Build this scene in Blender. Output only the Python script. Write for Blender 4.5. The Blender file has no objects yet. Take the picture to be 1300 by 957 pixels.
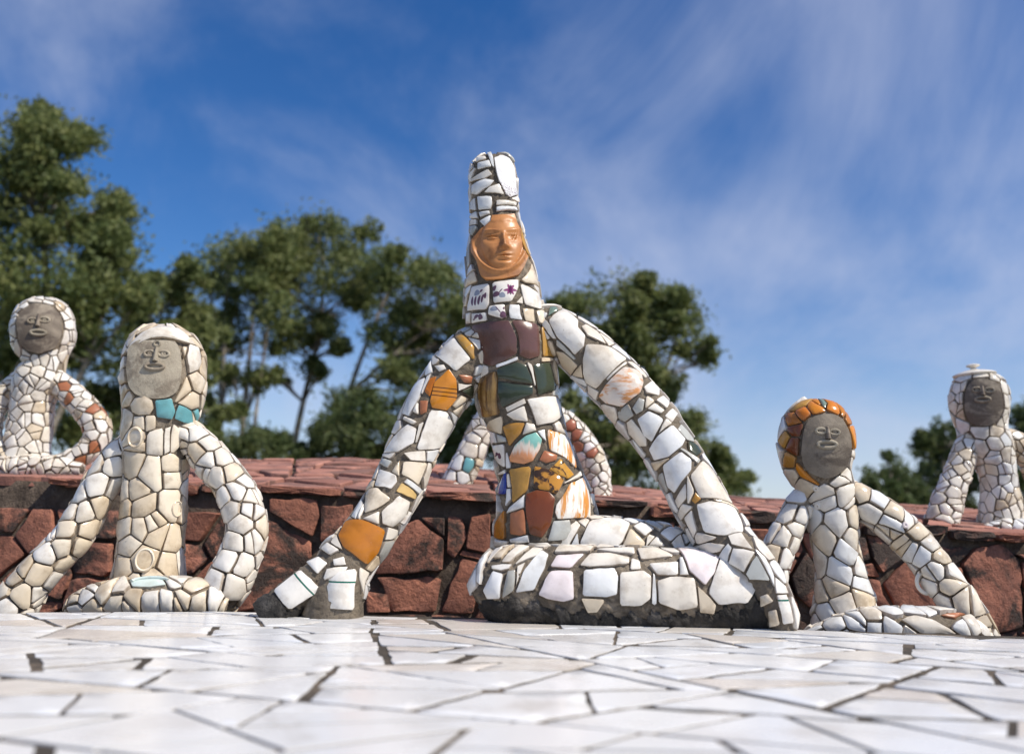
import bpy, math, random
import numpy as np
from mathutils import Vector, Matrix
from mathutils.bvhtree import BVHTree

scene = bpy.context.scene
COL = scene.collection
rng = random.Random(7)
nrng = np.random.default_rng(11)

# ------------------------------------------------------------------ camera
W, H = 1300.0, 957.0
F = 1100.0                      # focal length in photo pixels
PU, PV = 650.0, 434.0           # optical axis in the photo
CAMZ = 0.172                    # eye height over the tiled pavement
PITCH = math.atan((672.0 - PV) / F)
ROLL = math.radians(1.2)
_R0 = np.array([1.0, 0, 0]); _U0 = np.array([0, -math.sin(PITCH), math.cos(PITCH)])
CF = np.array([0, math.cos(PITCH), math.sin(PITCH)])
CR = _R0 * math.cos(ROLL) + _U0 * math.sin(ROLL)
CU = _U0 * math.cos(ROLL) - _R0 * math.sin(ROLL)
CAM = np.array([0, 0, CAMZ])
cam = bpy.data.cameras.new('camera')
cam.sensor_width = 36.0; cam.sensor_fit = 'HORIZONTAL'
cam.lens = F / W * 36.0
cam.shift_y = -(H / 2 - PV) / W
cam.clip_start = 0.02; cam.clip_end = 5000
cam.dof.use_dof = True; cam.dof.focus_distance = 1.80
cam.dof.aperture_fstop = (cam.lens / 1000.0) / 0.0110
camo = bpy.data.objects.new('camera', cam); COL.objects.link(camo)
camo.matrix_world = Matrix(((CR[0], CU[0], -CF[0], CAM[0]), (CR[1], CU[1], -CF[1], CAM[1]),
                            (CR[2], CU[2], -CF[2], CAM[2]), (0, 0, 0, 1)))
scene.camera = camo

# ------------------------------------------------------------------ light
SUN = Vector((0.74, -0.40, 0.92)).normalized()
world = bpy.data.worlds.new('World'); scene.world = world; world.use_nodes = True
wt = world.node_tree; wn = wt.nodes; wl = wt.links
wn.clear()
def W_(t, **k):
    n = wn.new(t)
    for a, b in k.items(): setattr(n, a, b)
    return n
def wm(op, a, b=None, clamp=False):
    n = W_('ShaderNodeMath', operation=op, use_clamp=clamp)
    for i, x in enumerate((a, b)):
        if x is None: continue
        if isinstance(x, (int, float)): n.inputs[i].default_value = x
        else: wl.new(x, n.inputs[i])
    return n.outputs[0]
sky = W_('ShaderNodeTexSky', sky_type='NISHITA', sun_disc=False)
sky.sun_elevation = math.asin(SUN.z); sky.sun_rotation = math.atan2(SUN.x, SUN.y)
sky.altitude = 300; sky.air_density = 1.0; sky.dust_density = 0.3; sky.ozone_density = 2.5
hsv = W_('ShaderNodeHueSaturation'); hsv.inputs['Hue'].default_value = 0.51; hsv.inputs['Saturation'].default_value = 1.34; hsv.inputs['Value'].default_value = 1.22
wl.new(sky.outputs[0], hsv.inputs['Color'])
tc = W_('ShaderNodeTexCoord'); sep = W_('ShaderNodeSeparateXYZ'); wl.new(tc.outputs['Generated'], sep.inputs[0])
den = wm('ADD', wm('MAXIMUM', sep.outputs[2], 0.0), 0.55)
comb = W_('ShaderNodeCombineXYZ')
wl.new(wm('DIVIDE', sep.outputs[0], den), comb.inputs[0]); wl.new(wm('DIVIDE', sep.outputs[1], den), comb.inputs[1])
def wnoise(loc, rot, scl, scale, detail, rough, dist):
    m = W_('ShaderNodeMapping'); wl.new(comb.outputs[0], m.inputs[0])
    m.inputs['Location'].default_value = loc; m.inputs['Rotation'].default_value = (0, 0, rot); m.inputs['Scale'].default_value = scl
    n = W_('ShaderNodeTexNoise'); wl.new(m.outputs[0], n.inputs['Vector'])
    n.inputs['Scale'].default_value = scale; n.inputs['Detail'].default_value = detail
    n.inputs['Roughness'].default_value = rough; n.inputs['Distortion'].default_value = dist
    return n.outputs['Fac']
c1 = wnoise((9.01087, 3.26394, 0), 0.75, (1, 0.55, 1), 3.0, 12, 0.62, 0.5)
c2 = wnoise((28.44227, 10.47224, 0), 0.2, (1, 1, 1), 1.1, 5, 0.55, 0.6)
cl = wm('ADD', wm('MULTIPLY', c1, 0.55), wm('MULTIPLY', c2, 0.9))
mr = W_('ShaderNodeMapRange', interpolation_type='SMOOTHSTEP'); wl.new(cl, mr.inputs[0])
mr.inputs[1].default_value = 0.56; mr.inputs[2].default_value = 0.99; mr.inputs[3].default_value = 0.0; mr.inputs[4].default_value = 0.80
mixc = W_('ShaderNodeMix', data_type='RGBA'); veil = W_('ShaderNodeMapRange', interpolation_type='SMOOTHSTEP'); wl.new(sep.outputs[2], veil.inputs[0])   # thin high cloud, thicker along a low line of sight
veil.inputs[1].default_value = 0.28; veil.inputs[2].default_value = -0.05; veil.inputs[3].default_value = 0.0; veil.inputs[4].default_value = 0.60
clf = wm('SUBTRACT', 1.0, wm('MULTIPLY', wm('SUBTRACT', 1.0, mr.outputs[0]), wm('SUBTRACT', 1.0, veil.outputs[0])))
wl.new(clf, mixc.inputs[0])
wl.new(hsv.outputs[0], mixc.inputs[6]); mixc.inputs[7].default_value = (5.8, 6.3, 8.0, 1)
bg = W_('ShaderNodeBackground'); wl.new(mixc.outputs[2], bg.inputs[0]); bg.inputs[1].default_value = 0.10
wo = W_('ShaderNodeOutputWorld'); wl.new(bg.outputs[0], wo.inputs[0])
sun = bpy.data.lights.new('sun', 'SUN'); sun.energy = 4.9; sun.angle = math.radians(0.5); sun.color = (1.0, 0.92, 0.80)
suno = bpy.data.objects.new('sun', sun); COL.objects.link(suno)
suno.rotation_euler = SUN.to_track_quat('Z', 'Y').to_euler(); suno.location = (4, -3, 6)
vs = scene.view_settings
vs.view_transform = 'Standard'; vs.look = 'None'; vs.exposure = 0.05; vs.gamma = 1.0; vs.use_curve_mapping = False
scene.cycles.use_denoising = True
scene.cycles.max_bounces = 6; scene.cycles.transparent_max_bounces = 4

# ------------------------------------------------------------------ pixel helpers
def ray(u, v):
    d = CF * F + CR * (u - PU) + CU * (PV - v)
    return d / np.linalg.norm(d)
def px(u, v, Y):
    d = ray(u, v); return CAM + d * (Y / d[1])
def pxz(u, v, z):
    d = ray(u, v); return CAM + d * ((z - CAMZ) / d[2])
def mpp(p):                                   # metres for one photo pixel at p
    return float(np.dot(np.asarray(p) - CAM, CF)) / F
def crop(o, s, pts):
    return [(o[0] + a / s, o[1] + b / s) for a, b in pts]

# ------------------------------------------------------------------ materials
class NB:
    def __init__(s, name):
        s.m = bpy.data.materials.new(name); s.m.use_nodes = True
        s.t = s.m.node_tree; s.n = s.t.nodes; s.b = s.n['Principled BSDF']
    def node(s, t, ins=None, **k):
        n = s.n.new(t)
        for a, b in k.items(): setattr(n, a, b)
        for key, v in (ins or {}).items(): s.put(n.inputs[key], v)
        return n
    def put(s, sock, v):
        if isinstance(v, bpy.types.NodeSocket): s.t.links.new(v, sock)
        else: sock.default_value = v
    def math(s, op, a, b=0.0, clamp=False):
        n = s.node('ShaderNodeMath', operation=op, use_clamp=clamp); s.put(n.inputs[0], a); s.put(n.inputs[1], b); return n.outputs[0]
    def mix(s, f, a, b, bt='MIX'):
        n = s.node('ShaderNodeMix', data_type='RGBA', blend_type=bt); s.put(n.inputs[0], f)
        s.put(n.inputs[6], a if isinstance(a, bpy.types.NodeSocket) else (*a, 1)); s.put(n.inputs[7], b if isinstance(b, bpy.types.NodeSocket) else (*b, 1))
        return n.outputs[2]
    def obj(s): return s.node('ShaderNodeTexCoord').outputs['Object']
    def rnd(s): return s.node('ShaderNodeObjectInfo').outputs['Random']
    def shifted(s, scale=(1, 1, 1)):              # object coordinates moved by a per-object amount
        m = s.node('ShaderNodeMapping', {'Vector': s.obj(), 'Scale': scale})
        c = s.node('ShaderNodeCombineXYZ', {0: s.math('MULTIPLY', s.rnd(), 37.0), 1: s.math('MULTIPLY', s.rnd(), 91.0), 2: 0.0})
        s.t.links.new(c.outputs[0], m.inputs['Location']); return m.outputs[0]
    def noise(s, vec, scale, detail=4, rough=0.55, dist=0.0):
        return s.node('ShaderNodeTexNoise', {'Vector': vec, 'Scale': scale, 'Detail': detail, 'Roughness': rough, 'Distortion': dist}).outputs['Fac']
    def rmp(s, v, a, b, c=0.0, d=1.0):
        return s.node('ShaderNodeMapRange', {0: v, 1: a, 2: b, 3: c, 4: d}, interpolation_type='SMOOTHSTEP').outputs[0]
    def attr(s, name): return s.node('ShaderNodeAttribute', attribute_name=name).outputs['Fac']
    def bump(s, h, strength, dist):
        n = s.node('ShaderNodeBump', {'Strength': strength, 'Distance': dist, 'Height': h}); s.t.links.new(n.outputs[0], s.b.inputs['Normal'])
    def out(s, col, rough, spec=0.5):
        s.put(s.b.inputs['Base Color'], col if isinstance(col, bpy.types.NodeSocket) else (*col, 1))
        s.put(s.b.inputs['Roughness'], rough); s.b.inputs['Specular IOR Level'].default_value = spec
        return s.m

MATS = {}
def glaze(name, c1, c2, rough=0.10, dirt=0.5, pat=None, edge=(0.23, 0.15, 0.09), spec=0.5):
    b = NB(name); vec = b.shifted()
    r = b.rnd()
    col = b.mix(r, c1, c2)
    if pat: col = pat(b, col)
    n1 = b.noise(vec, 22, 6, 0.62)
    n2 = b.noise(vec, 130, 3, 0.6)
    d = b.math('MULTIPLY', b.rmp(n1, 0.44, 0.74), dirt * 0.8)
    col = b.mix(d, col, (0.34, 0.26, 0.17), 'MULTIPLY') if dirt else col
    e = b.math('MULTIPLY', b.attr('edge'), b.rmp(b.noise(vec, 60, 4, 0.6), 0.30, 0.62, 0.3, 1.0))
    col = b.mix(b.math('MULTIPLY', e, 0.85), col, edge)
    spk = b.math('MULTIPLY', b.rmp(n2, 0.66, 0.74), 0.45 * dirt)
    col = b.mix(spk, col, (0.16, 0.11, 0.07))
    rg = b.math('ADD', b.math('MULTIPLY', b.rmp(n1, 0.35, 0.8), 0.24), rough)
    rg = b.math('ADD', rg, b.math('MULTIPLY', e, 0.4), True)
    b.bump(b.noise(vec, 38, 2, 0.5), 0.22, 0.004)
    MATS[name] = b.out(col, rg, spec)
def sepobj(b):
    n = b.node('ShaderNodeSeparateXYZ', {0: b.obj()}); return n.outputs
def pat_stripe(b, c):                         # three dark brown bands
    y = sepobj(b)[1]
    w = b.math('PINGPONG', b.math('ADD', y, 0.0035), 0.0042)
    s_ = b.math('MULTIPLY', b.rmp(w, 0.0030, 0.0034), b.math('LESS_THAN', b.math('ABSOLUTE', y), 0.0125))
    return b.mix(s_, c, (0.045, 0.014, 0.005))
def streaks(b, sx, sy, scale):
    m = b.node('ShaderNodeMapping', {'Vector': b.obj(), 'Scale': (sx, sy, 1)})
    return b.noise(m.outputs[0], scale, 4, 0.6, 0.4)
def pat_pearl(b, c):
    return b.mix(b.rmp(streaks(b, 1, 0.12, 75), 0.46, 0.58), c, (0.62, 0.27, 0.06))
def pat_bronze(b, c):
    return b.mix(b.rmp(streaks(b, 1, 0.08, 60), 0.40, 0.62), c, (0.40, 0.24, 0.08))
def pat_shell(b, c):
    y = sepobj(b)[1]
    yy = b.math('ADD', y, b.math('MULTIPLY', b.math('SUBTRACT', streaks(b, 1, 0.15, 90), 0.5), 0.05))
    c = b.mix(b.rmp(yy, 0.004, -0.014), c, (0.70, 0.30, 0.13))
    return b.mix(b.rmp(yy, 0.006, 0.016), c, (0.22, 0.48, 0.42))
def pat_blush(b, c):
    return b.mix(b.rmp(streaks(b, 0.2, 1, 70), 0.45, 0.62), c, (0.62, 0.28, 0.10))
def pat_tortoise(b, c):
    return b.mix(b.rmp(b.noise(b.shifted(), 45, 3, 0.5, 1.0), 0.54, 0.64), c, (0.05, 0.025, 0.01))
def marks(items):
    """painted petals: (x, y, rx, ry, turn, colour) in crop pixels from the tile centre"""
    K = 0.00043
    def pat(b, c):
        v = sepobj(b)
        for x, y, rx, ry, a, col in items:
            X = b.math('SUBTRACT', v[0], x * K); Y = b.math('SUBTRACT', v[1], -y * K); ca, sa = math.cos(a), math.sin(a)
            p = b.math('ADD', b.math('MULTIPLY', X, ca / (rx * K)), b.math('MULTIPLY', Y, sa / (rx * K)))
            q = b.math('SUBTRACT', b.math('MULTIPLY', Y, ca / (ry * K)), b.math('MULTIPLY', X, sa / (ry * K)))
            q = b.math('ADD', q, b.math('MULTIPLY', b.math('MULTIPLY', p, p), 0.35))
            d = b.math('ADD', b.math('MULTIPLY', p, p), b.math('MULTIPLY', q, q))
            c = b.mix(b.math('MULTIPLY', b.rmp(d, 1.12, 0.88), 0.93), c, col)
        return c
    return pat
PU_, MG_, GB_ = (0.085, 0.014, 0.055), (0.20, 0.02, 0.12), (0.23, 0.26, 0.33)
pat_fl_a = marks([(-2, -22, 18, 15, 0, GB_), (24, -26, 10, 6, .5, PU_), (-36, 14, 24, 8, 1.5, PU_), (-15, 18, 25, 8, 1.4, PU_), (8, 20, 25, 8, 1.3, PU_), (28, 16, 22, 7, 1.3, PU_), (44, 4, 16, 7, 1.4, PU_)])
pat_fl_b = marks([(26, 0, 34, 8, 0.1, MG_), (26, -2, 30, 8, 1.0, MG_), (26, -2, 30, 8, 2.1, MG_), (26, 0, 26, 7, 1.55, PU_), (-44, 22, 18, 14, .3, PU_), (-54, -10, 15, 9, 1.2, PU_), (-14, 28, 16, 14, 0, GB_), (-22, 6, 14, 3, .9, PU_)])
pat_fl_c = marks([(-18, -14, 19, 14, 0, GB_), (28, 18, 16, 17, 0, PU_), (6, -4, 26, 2.6, -.9, PU_), (34, -16, 10, 6, .6, PU_)])
pat_fl_d = marks([(-10, -6, 17, 9, .5, PU_), (16, -4, 13, 15, .3, PU_), (-26, 8, 8, 4, 0, PU_)])
def pat_line(b, c):                            # thin green line round a cup
    y = sepobj(b)[1]
    return b.mix(b.math('LESS_THAN', b.math('ABSOLUTE', b.math('SUBTRACT', y, 0.016)), 0.0016), c, (0.01, 0.13, 0.09))
def pat_sprig(b, c):
    v = sepobj(b)
    near = b.math('MULTIPLY', b.rmp(b.math('ADD', v[1], 0.036), 0.016, 0.006), 1.0)
    k = b.math('MULTIPLY', b.rmp(b.noise(b.obj(), 210, 2, 0.6, 2.5), 0.55, 0.60), near)
    return b.mix(k, c, (0.13, 0.03, 0.09))
def pat_blue(b, c):
    v = sepobj(b)
    return b.mix(b.math('LESS_THAN', b.math('SUBTRACT', v[1], b.math('MULTIPLY', v[0], 1.2)), 0.012), c, (0.012, 0.045, 0.30))
WH1, WH2 = (0.82, 0.79, 0.73), (0.72, 0.66, 0.56)
glaze('white', WH1, WH2, dirt=0.65)
glaze('cream', (0.76, 0.68, 0.55), (0.62, 0.51, 0.36), dirt=0.8)
glaze('cool', (0.77, 0.775, 0.765), (0.69, 0.70, 0.69))
glaze('grey', (0.50, 0.51, 0.48), (0.36, 0.36, 0.33))
glaze('pink', (0.78, 0.70, 0.70), (0.74, 0.66, 0.65), dirt=0.4)
glaze('amber', (0.50, 0.19, 0.015), (0.40, 0.14, 0.015), rough=0.12)
glaze('orange', (0.66, 0.25, 0.02), (0.55, 0.16, 0.012), rough=0.14)
glaze('mustard', (0.48, 0.26, 0.05), (0.42, 0.20, 0.035), rough=0.22)
glaze('brown', (0.17, 0.045, 0.012), (0.13, 0.035, 0.012), rough=0.14, dirt=0.3)
glaze('plum', (0.10, 0.05, 0.045), (0.19, 0.09, 0.065), rough=0.16)
glaze('olive', (0.035, 0.05, 0.035), (0.05, 0.06, 0.035), rough=0.10, dirt=0.5)
glaze('sage', (0.20, 0.27, 0.22), (0.15, 0.22, 0.18))
glaze('terra', (0.42, 0.16, 0.07), (0.36, 0.13, 0.06), rough=0.3)
glaze('rust', (0.34, 0.10, 0.05), (0.46, 0.20, 0.12), rough=0.25)
glaze('teal', (0.16, 0.40, 0.43), (0.12, 0.33, 0.37), rough=0.14)
glaze('paleteal', (0.60, 0.70, 0.66), (0.58, 0.68, 0.65), rough=0.14)
glaze('yellow', (0.66, 0.46, 0.18), (0.62, 0.42, 0.2))
glaze('gold', (0.46, 0.25, 0.04), (0.42, 0.22, 0.04), rough=0.2, pat=pat_bronze)
glaze('bronze', (0.13, 0.065, 0.018), (0.13, 0.065, 0.018), rough=0.18, pat=pat_bronze)
glaze('stripe', (0.58, 0.22, 0.02), (0.58, 0.22, 0.02), pat=pat_stripe, dirt=0.3)
glaze('pearl', (0.80, 0.77, 0.70), (0.80, 0.77, 0.70), rough=0.10, pat=pat_pearl, dirt=0.3)
glaze('shell', (0.76, 0.66, 0.55), (0.76, 0.66, 0.55), pat=pat_shell, dirt=0.4)
glaze('blush', (0.74, 0.66, 0.58), (0.74, 0.66, 0.58), pat=pat_blush, dirt=0.4)
glaze('tortoise', (0.52, 0.27, 0.04), (0.46, 0.21, 0.03), pat=pat_tortoise, rough=0.12)
for _k, _p in zip('abcd', (pat_fl_a, pat_fl_b, pat_fl_c, pat_fl_d)): glaze('floral_' + _k, (0.77, 0.74, 0.68), (0.74, 0.70, 0.65), pat=_p, dirt=0.4)
glaze('lined', WH1, WH1, pat=pat_line, dirt=0.5)
glaze('sprig', (0.82, 0.82, 0.81), (0.82, 0.82, 0.81), pat=pat_sprig, dirt=0.3)
glaze('blue', (0.76, 0.76, 0.74), (0.76, 0.76, 0.74), pat=pat_blue, dirt=0.3)
glaze('face_glaze', (0.50, 0.215, 0.070), (0.50, 0.215, 0.070), rough=0.36, dirt=1.0)

def rocky(name, cols, scale, bump, dist, rough=0.9, speck=0.5, fine=90):
    b = NB(name); v = b.shifted()
    col = b.mix(b.rmp(b.noise(v, scale, 6, 0.65), 0.33, 0.67), cols[0], cols[1])
    if len(cols) > 2: col = b.mix(b.rmp(b.math('ADD', b.noise(v, scale * 0.45, 5, 0.7, 0.6), b.math('MULTIPLY', b.math('SUBTRACT', b.rnd(), 0.5), 0.20)), 0.46, 0.60), col, cols[2])
    f = b.noise(v, fine, 5, 0.7)
    col = b.mix(b.math('MULTIPLY', b.rmp(f, 0.55, 0.75), speck), col, tuple(c * 0.35 for c in cols[0]))
    val = b.math('ADD', b.math('MULTIPLY', b.rnd(), 0.5), 0.72)
    col = b.mix(1.0, col, b.node('ShaderNodeCombineXYZ', {0: val, 1: val, 2: val}).outputs[0], 'MULTIPLY')
    b.bump(b.math('ADD', b.noise(v, fine * 0.4, 6, 0.7), b.math('MULTIPLY', f, 0.4)), bump, dist)
    MATS[name] = b.out(col, rough, 0.25)
rocky('mortar', [(0.30, 0.25, 0.19), (0.20, 0.165, 0.125), (0.12, 0.10, 0.078)], 30, 0.9, 0.006, speck=0.7, fine=260)
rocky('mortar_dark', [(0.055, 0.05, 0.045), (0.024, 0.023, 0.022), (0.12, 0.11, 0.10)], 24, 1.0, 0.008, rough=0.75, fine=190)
rocky('wall_mortar', [(0.19, 0.145, 0.112), (0.085, 0.066, 0.054), (0.23, 0.18, 0.14)], 14, 1.0, 0.02, fine=120)
rocky('sandstone', [(0.45, 0.190, 0.125), (0.28, 0.125, 0.090), (0.060, 0.046, 0.040)], 13, 0.8, 0.012, speck=0.55)
rocky('flag', [(0.46, 0.225, 0.17), (0.37, 0.17, 0.13), (0.20, 0.11, 0.09)], 9, 0.6, 0.008, speck=0.45)
rocky('clay', [(0.30, 0.255, 0.20), (0.215, 0.18, 0.14), (0.135, 0.11, 0.088)], 30, 0.5, 0.004, rough=0.7, speck=0.35, fine=240)
rocky('clay_pale', [(0.45, 0.40, 0.31), (0.35, 0.305, 0.235), (0.25, 0.21, 0.16)], 30, 0.5, 0.004, rough=0.7, speck=0.35, fine=240)
rocky('cement', [(0.20, 0.18, 0.155), (0.13, 0.115, 0.10), (0.08, 0.07, 0.06)], 6, 0.8, 0.01)
rocky('grout', [(0.17, 0.135, 0.10), (0.10, 0.08, 0.06), (0.06, 0.05, 0.04)], 20, 0.9, 0.004, fine=260)
rocky('earth', [(0.16, 0.12, 0.08), (0.07, 0.08, 0.035), (0.10, 0.11, 0.045)], 0.5, 0.6, 0.05, fine=6)
rocky('bark', [(0.42, 0.37, 0.31), (0.27, 0.23, 0.19), (0.14, 0.115, 0.09)], 1.6, 0.6, 0.05, fine=14)

def floor_tile(name, c1, c2):
    b = NB(name); v = b.shifted()
    col = b.mix(b.rnd(), c1, c2)
    n = b.noise(v, 9, 6, 0.6)
    col = b.mix(b.math('MULTIPLY', b.rmp(n, 0.48, 0.75), 0.4), col, (0.50, 0.43, 0.34), 'MULTIPLY')
    st = b.math('MULTIPLY', b.rmp(b.noise(v, 3.5, 5, 0.7, 1.2), 0.55, 0.70), 0.35)
    col = b.mix(st, col, (0.45, 0.38, 0.30), 'MULTIPLY')
    e = b.math('MULTIPLY', b.attr('edge'), b.rmp(b.noise(v, 50, 4, 0.6), 0.35, 0.6))
    col = b.mix(b.math('MULTIPLY', e, 0.55), col, (0.30, 0.24, 0.17))
    col = b.mix(b.math('MULTIPLY', b.rmp(b.noise(v, 150, 3, 0.6), 0.67, 0.72), 0.5), col, (0.15, 0.11, 0.08))
    b.bump(b.noise(v, 14, 2, 0.5), 0.12, 0.004)
    MATS[name] = b.out(col, b.math('ADD', b.math('MULTIPLY', n, 0.35), 0.08), 0.5)
floor_tile('pave_white', (0.79, 0.79, 0.78), (0.72, 0.72, 0.715))
floor_tile('pave_warm', (0.72, 0.68, 0.62), (0.66, 0.60, 0.54))
floor_tile('pave_cool', (0.70, 0.72, 0.74), (0.74, 0.75, 0.76))

def leafmat(name, c1, c2, c3):
    b = NB(name)
    t = b.attr('tint')
    col = b.mix(t, c1, c2)
    col = b.mix(b.rmp(b.noise(b.obj(), 0.7, 3, 0.6), 0.45, 0.7), col, c3)
    b.b.inputs['Transmission Weight'].default_value = 0.0
    m = b.out(col, 0.55, 0.3)
    tr = b.node('ShaderNodeBsdfTranslucent', {'Color': col}); ms = b.node('ShaderNodeMixShader', {0: 0.38})
    outn = b.n['Material Output']
    b.t.links.new(b.b.outputs[0], ms.inputs[1]); b.t.links.new(tr.outputs[0], ms.inputs[2]); b.t.links.new(ms.outputs[0], outn.inputs['Surface'])
    MATS[name] = m
leafmat('leaf_a', (0.090, 0.130, 0.042), (0.26, 0.275, 0.10), (0.145, 0.185, 0.066))
leafmat('leaf_b', (0.065, 0.100, 0.040), (0.165, 0.190, 0.070), (0.10, 0.14, 0.05))

# ------------------------------------------------------------------ objects
def link(name, me, parent=None, mat=None, matrix=None):
    o = bpy.data.objects.new(name, me); COL.objects.link(o)
    if me is not None and mat: me.materials.append(MATS[mat])
    if parent is not None: o.parent = parent
    if matrix is not None: o.matrix_local = matrix
    return o
def tag(o, label=None, cat=None, group=None, kind=None):
    for k, v in (('label', label), ('category', cat), ('group', group), ('kind', kind)):
        if v: o[k] = v
    return o
def mesh(name, verts, faces, smooth=True, sharp=None):
    me = bpy.data.meshes.new(name); me.from_pydata([tuple(map(float, v)) for v in verts], [], [tuple(f) for f in faces])
    if smooth: me.shade_smooth()
    if sharp: me.set_sharp_from_angle(angle=math.radians(sharp))
    return me

# ------------------------------------------------------------------ surfaces
def catmull(P, per=10):
    P = [np.asarray(p, float) for p in P]
    P = [2 * P[0] - P[1]] + P + [2 * P[-1] - P[-2]]
    out = []
    for i in range(1, len(P) - 2):
        for k in range(per):
            t = k / per
            out.append(0.5 * ((2 * P[i]) + (P[i + 1] - P[i - 1]) * t + (2 * P[i - 1] - 5 * P[i] + 4 * P[i + 1] - P[i + 2]) * t * t
                              + (-P[i - 1] + 3 * P[i] - 3 * P[i + 1] + P[i + 2]) * t ** 3))
    out.append(P[-2]); return np.array(out)

CENTRAL = True
class Tube:
    """swept body: nodes are (u, v, Y, half width in px); angle 0 faces the camera"""
    def __init__(s, nodes, ratio=1.0, nt=40):
        pts = []; shrink = 0.006 if CENTRAL else 0.0085
        for u, v, Y, hw in nodes:
            p = px(u, v, Y); pts.append([*p, hw * mpp(p)])
        D = catmull(pts); s.r = np.maximum(D[:, 3] - shrink, 0.002); s.P = D[:, :3]; s.ratio = ratio
        seg = np.linalg.norm(np.diff(s.P, axis=0), axis=1); s.s = np.concatenate([[0], np.cumsum(seg)]); s.L = s.s[-1]
        T = np.gradient(s.P, axis=0); T /= np.linalg.norm(T, axis=1)[:, None]
        f = CAM - s.P; f /= np.linalg.norm(f, axis=1)[:, None]
        N = f - T * np.sum(f * T, axis=1)[:, None]; N /= np.linalg.norm(N, axis=1)[:, None]
        s.T, s.N, s.B = T, N, np.cross(T, N)
        s.R0 = float(np.mean(s.r)); s.period = 2 * math.pi * s.R0; s.nt = nt
        s.grid()
    def at(s, A, t):
        return np.stack([np.interp(t, s.s, A[:, k]) for k in range(3)], axis=1)
    def ev(s, t, w):
        t = np.clip(np.atleast_1d(t).astype(float), 0, s.L); th = np.atleast_1d(w) / s.R0
        r = np.interp(t, s.s, s.r)[:, None]; c = np.cos(th)[:, None]; d = np.sin(th)[:, None]
        N, B = s.at(s.N, t), s.at(s.B, t)
        p = s.at(s.P, t) + N * r * s.ratio * c + B * r * d
        n = N * c + B * s.ratio * d
        dr = (np.interp(t + .004, s.s, s.r) - np.interp(t - .004, s.s, s.r)) / .008
        n = n / np.linalg.norm(n, axis=1)[:, None] - s.at(s.T, t) * np.clip(dr, -1.2, 1.2)[:, None]
        return p, n / np.linalg.norm(n, axis=1)[:, None]
    def grid(s):
        s.ns = max(12, int(s.L / 0.006)); ts = np.linspace(0, s.L, s.ns + 1); ws = np.linspace(-math.pi, math.pi, s.nt, endpoint=False) * s.R0
        tt, ww = np.meshgrid(ts, ws, indexing='ij'); p, n = s.ev(tt.ravel(), ww.ravel())
        s.gv, s.gn, s.guv = p, n, np.stack([tt.ravel(), ww.ravel()], 1)
        tr = []
        for i in range(s.ns):
            for j in range(s.nt):
                a = i * s.nt + j; b = i * s.nt + (j + 1) % s.nt
                tr += [(a, b, b + s.nt), (a, b + s.nt, a + s.nt)]
        s.tris = tr
        s.bvh = BVHTree.FromPolygons([Vector(v) for v in p], tr)
    def hit(s, u, v):
        d = ray(u, v); loc, n, i, dist = s.bvh.ray_cast(Vector(CAM), Vector(d))
        if loc is None: return None
        idx = s.tris[i]; A, B, C = (s.gv[k] for k in idx); q = np.array(loc)
        M = np.stack([B - A, C - A], 1); ab, *_ = np.linalg.lstsq(M, q - A, rcond=None)
        uv = [s.guv[k].copy() for k in idx]
        for k in (1, 2):
            if uv[k][1] - uv[0][1] > s.period / 2: uv[k][1] -= s.period
            if uv[k][1] - uv[0][1] < -s.period / 2: uv[k][1] += s.period
        return uv[0] + (uv[1] - uv[0]) * ab[0] + (uv[2] - uv[0]) * ab[1], dist
    def inside(s, p, k=0.9):
        d = np.linalg.norm(s.P - p, axis=1); i = int(np.argmin(d)); return d[i] < s.r[i] * k * min(1, s.ratio)
    def core(s, org, noise=0.0016):
        v = s.gv + s.gn * nrng.normal(0, noise, len(s.gv))[:, None] - org
        n = len(v); v = list(v) + [s.P[0] - org, s.P[-1] - org]
        f = list(s.tris)
        for j in range(s.nt):
            k = (j + 1) % s.nt; f.append((n, k, j)); b = s.ns * s.nt; f.append((n + 1, b + j, b + k))
        return v, f

def hull(pts):
    pts = sorted(map(tuple, pts))
    def half(it):
        h = []
        for p in it:
            while len(h) > 1 and (h[-1][0] - h[-2][0]) * (p[1] - h[-2][1]) - (h[-1][1] - h[-2][1]) * (p[0] - h[-2][0]) <= 0: h.pop()
            h.append(p)
        return h[:-1]
    return np.array(half(pts) + half(pts[::-1]))     # counter-clockwise
def clip(poly, n, c):                                # keep n.x <= c
    out = []; m = len(poly)
    for i in range(m):
        a, b = poly[i], poly[(i + 1) % m]; da = n[0] * a[0] + n[1] * a[1] - c; db = n[0] * b[0] + n[1] * b[1] - c
        if da <= 0: out.append(a)
        if (da < 0 < db) or (db < 0 < da):
            t = da / (da - db); out.append((a[0] + (b[0] - a[0]) * t, a[1] + (b[1] - a[1]) * t))
    return out
def area(p):
    return 0.5 * sum(p[i][0] * p[(i + 1) % len(p)][1] - p[(i + 1) % len(p)][0] * p[i][1] for i in range(len(p)))
def centroid(p):
    A = area(p); x = y = 0.0
    if abs(A) < 1e-12: return np.mean(np.array(p), axis=0)
    for i in range(len(p)):
        a, b = p[i], p[(i + 1) % len(p)]; k = a[0] * b[1] - b[0] * a[1]; x += (a[0] + b[0]) * k; y += (a[1] + b[1]) * k
    return np.array((x / (6 * A), y / (6 * A)))

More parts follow.
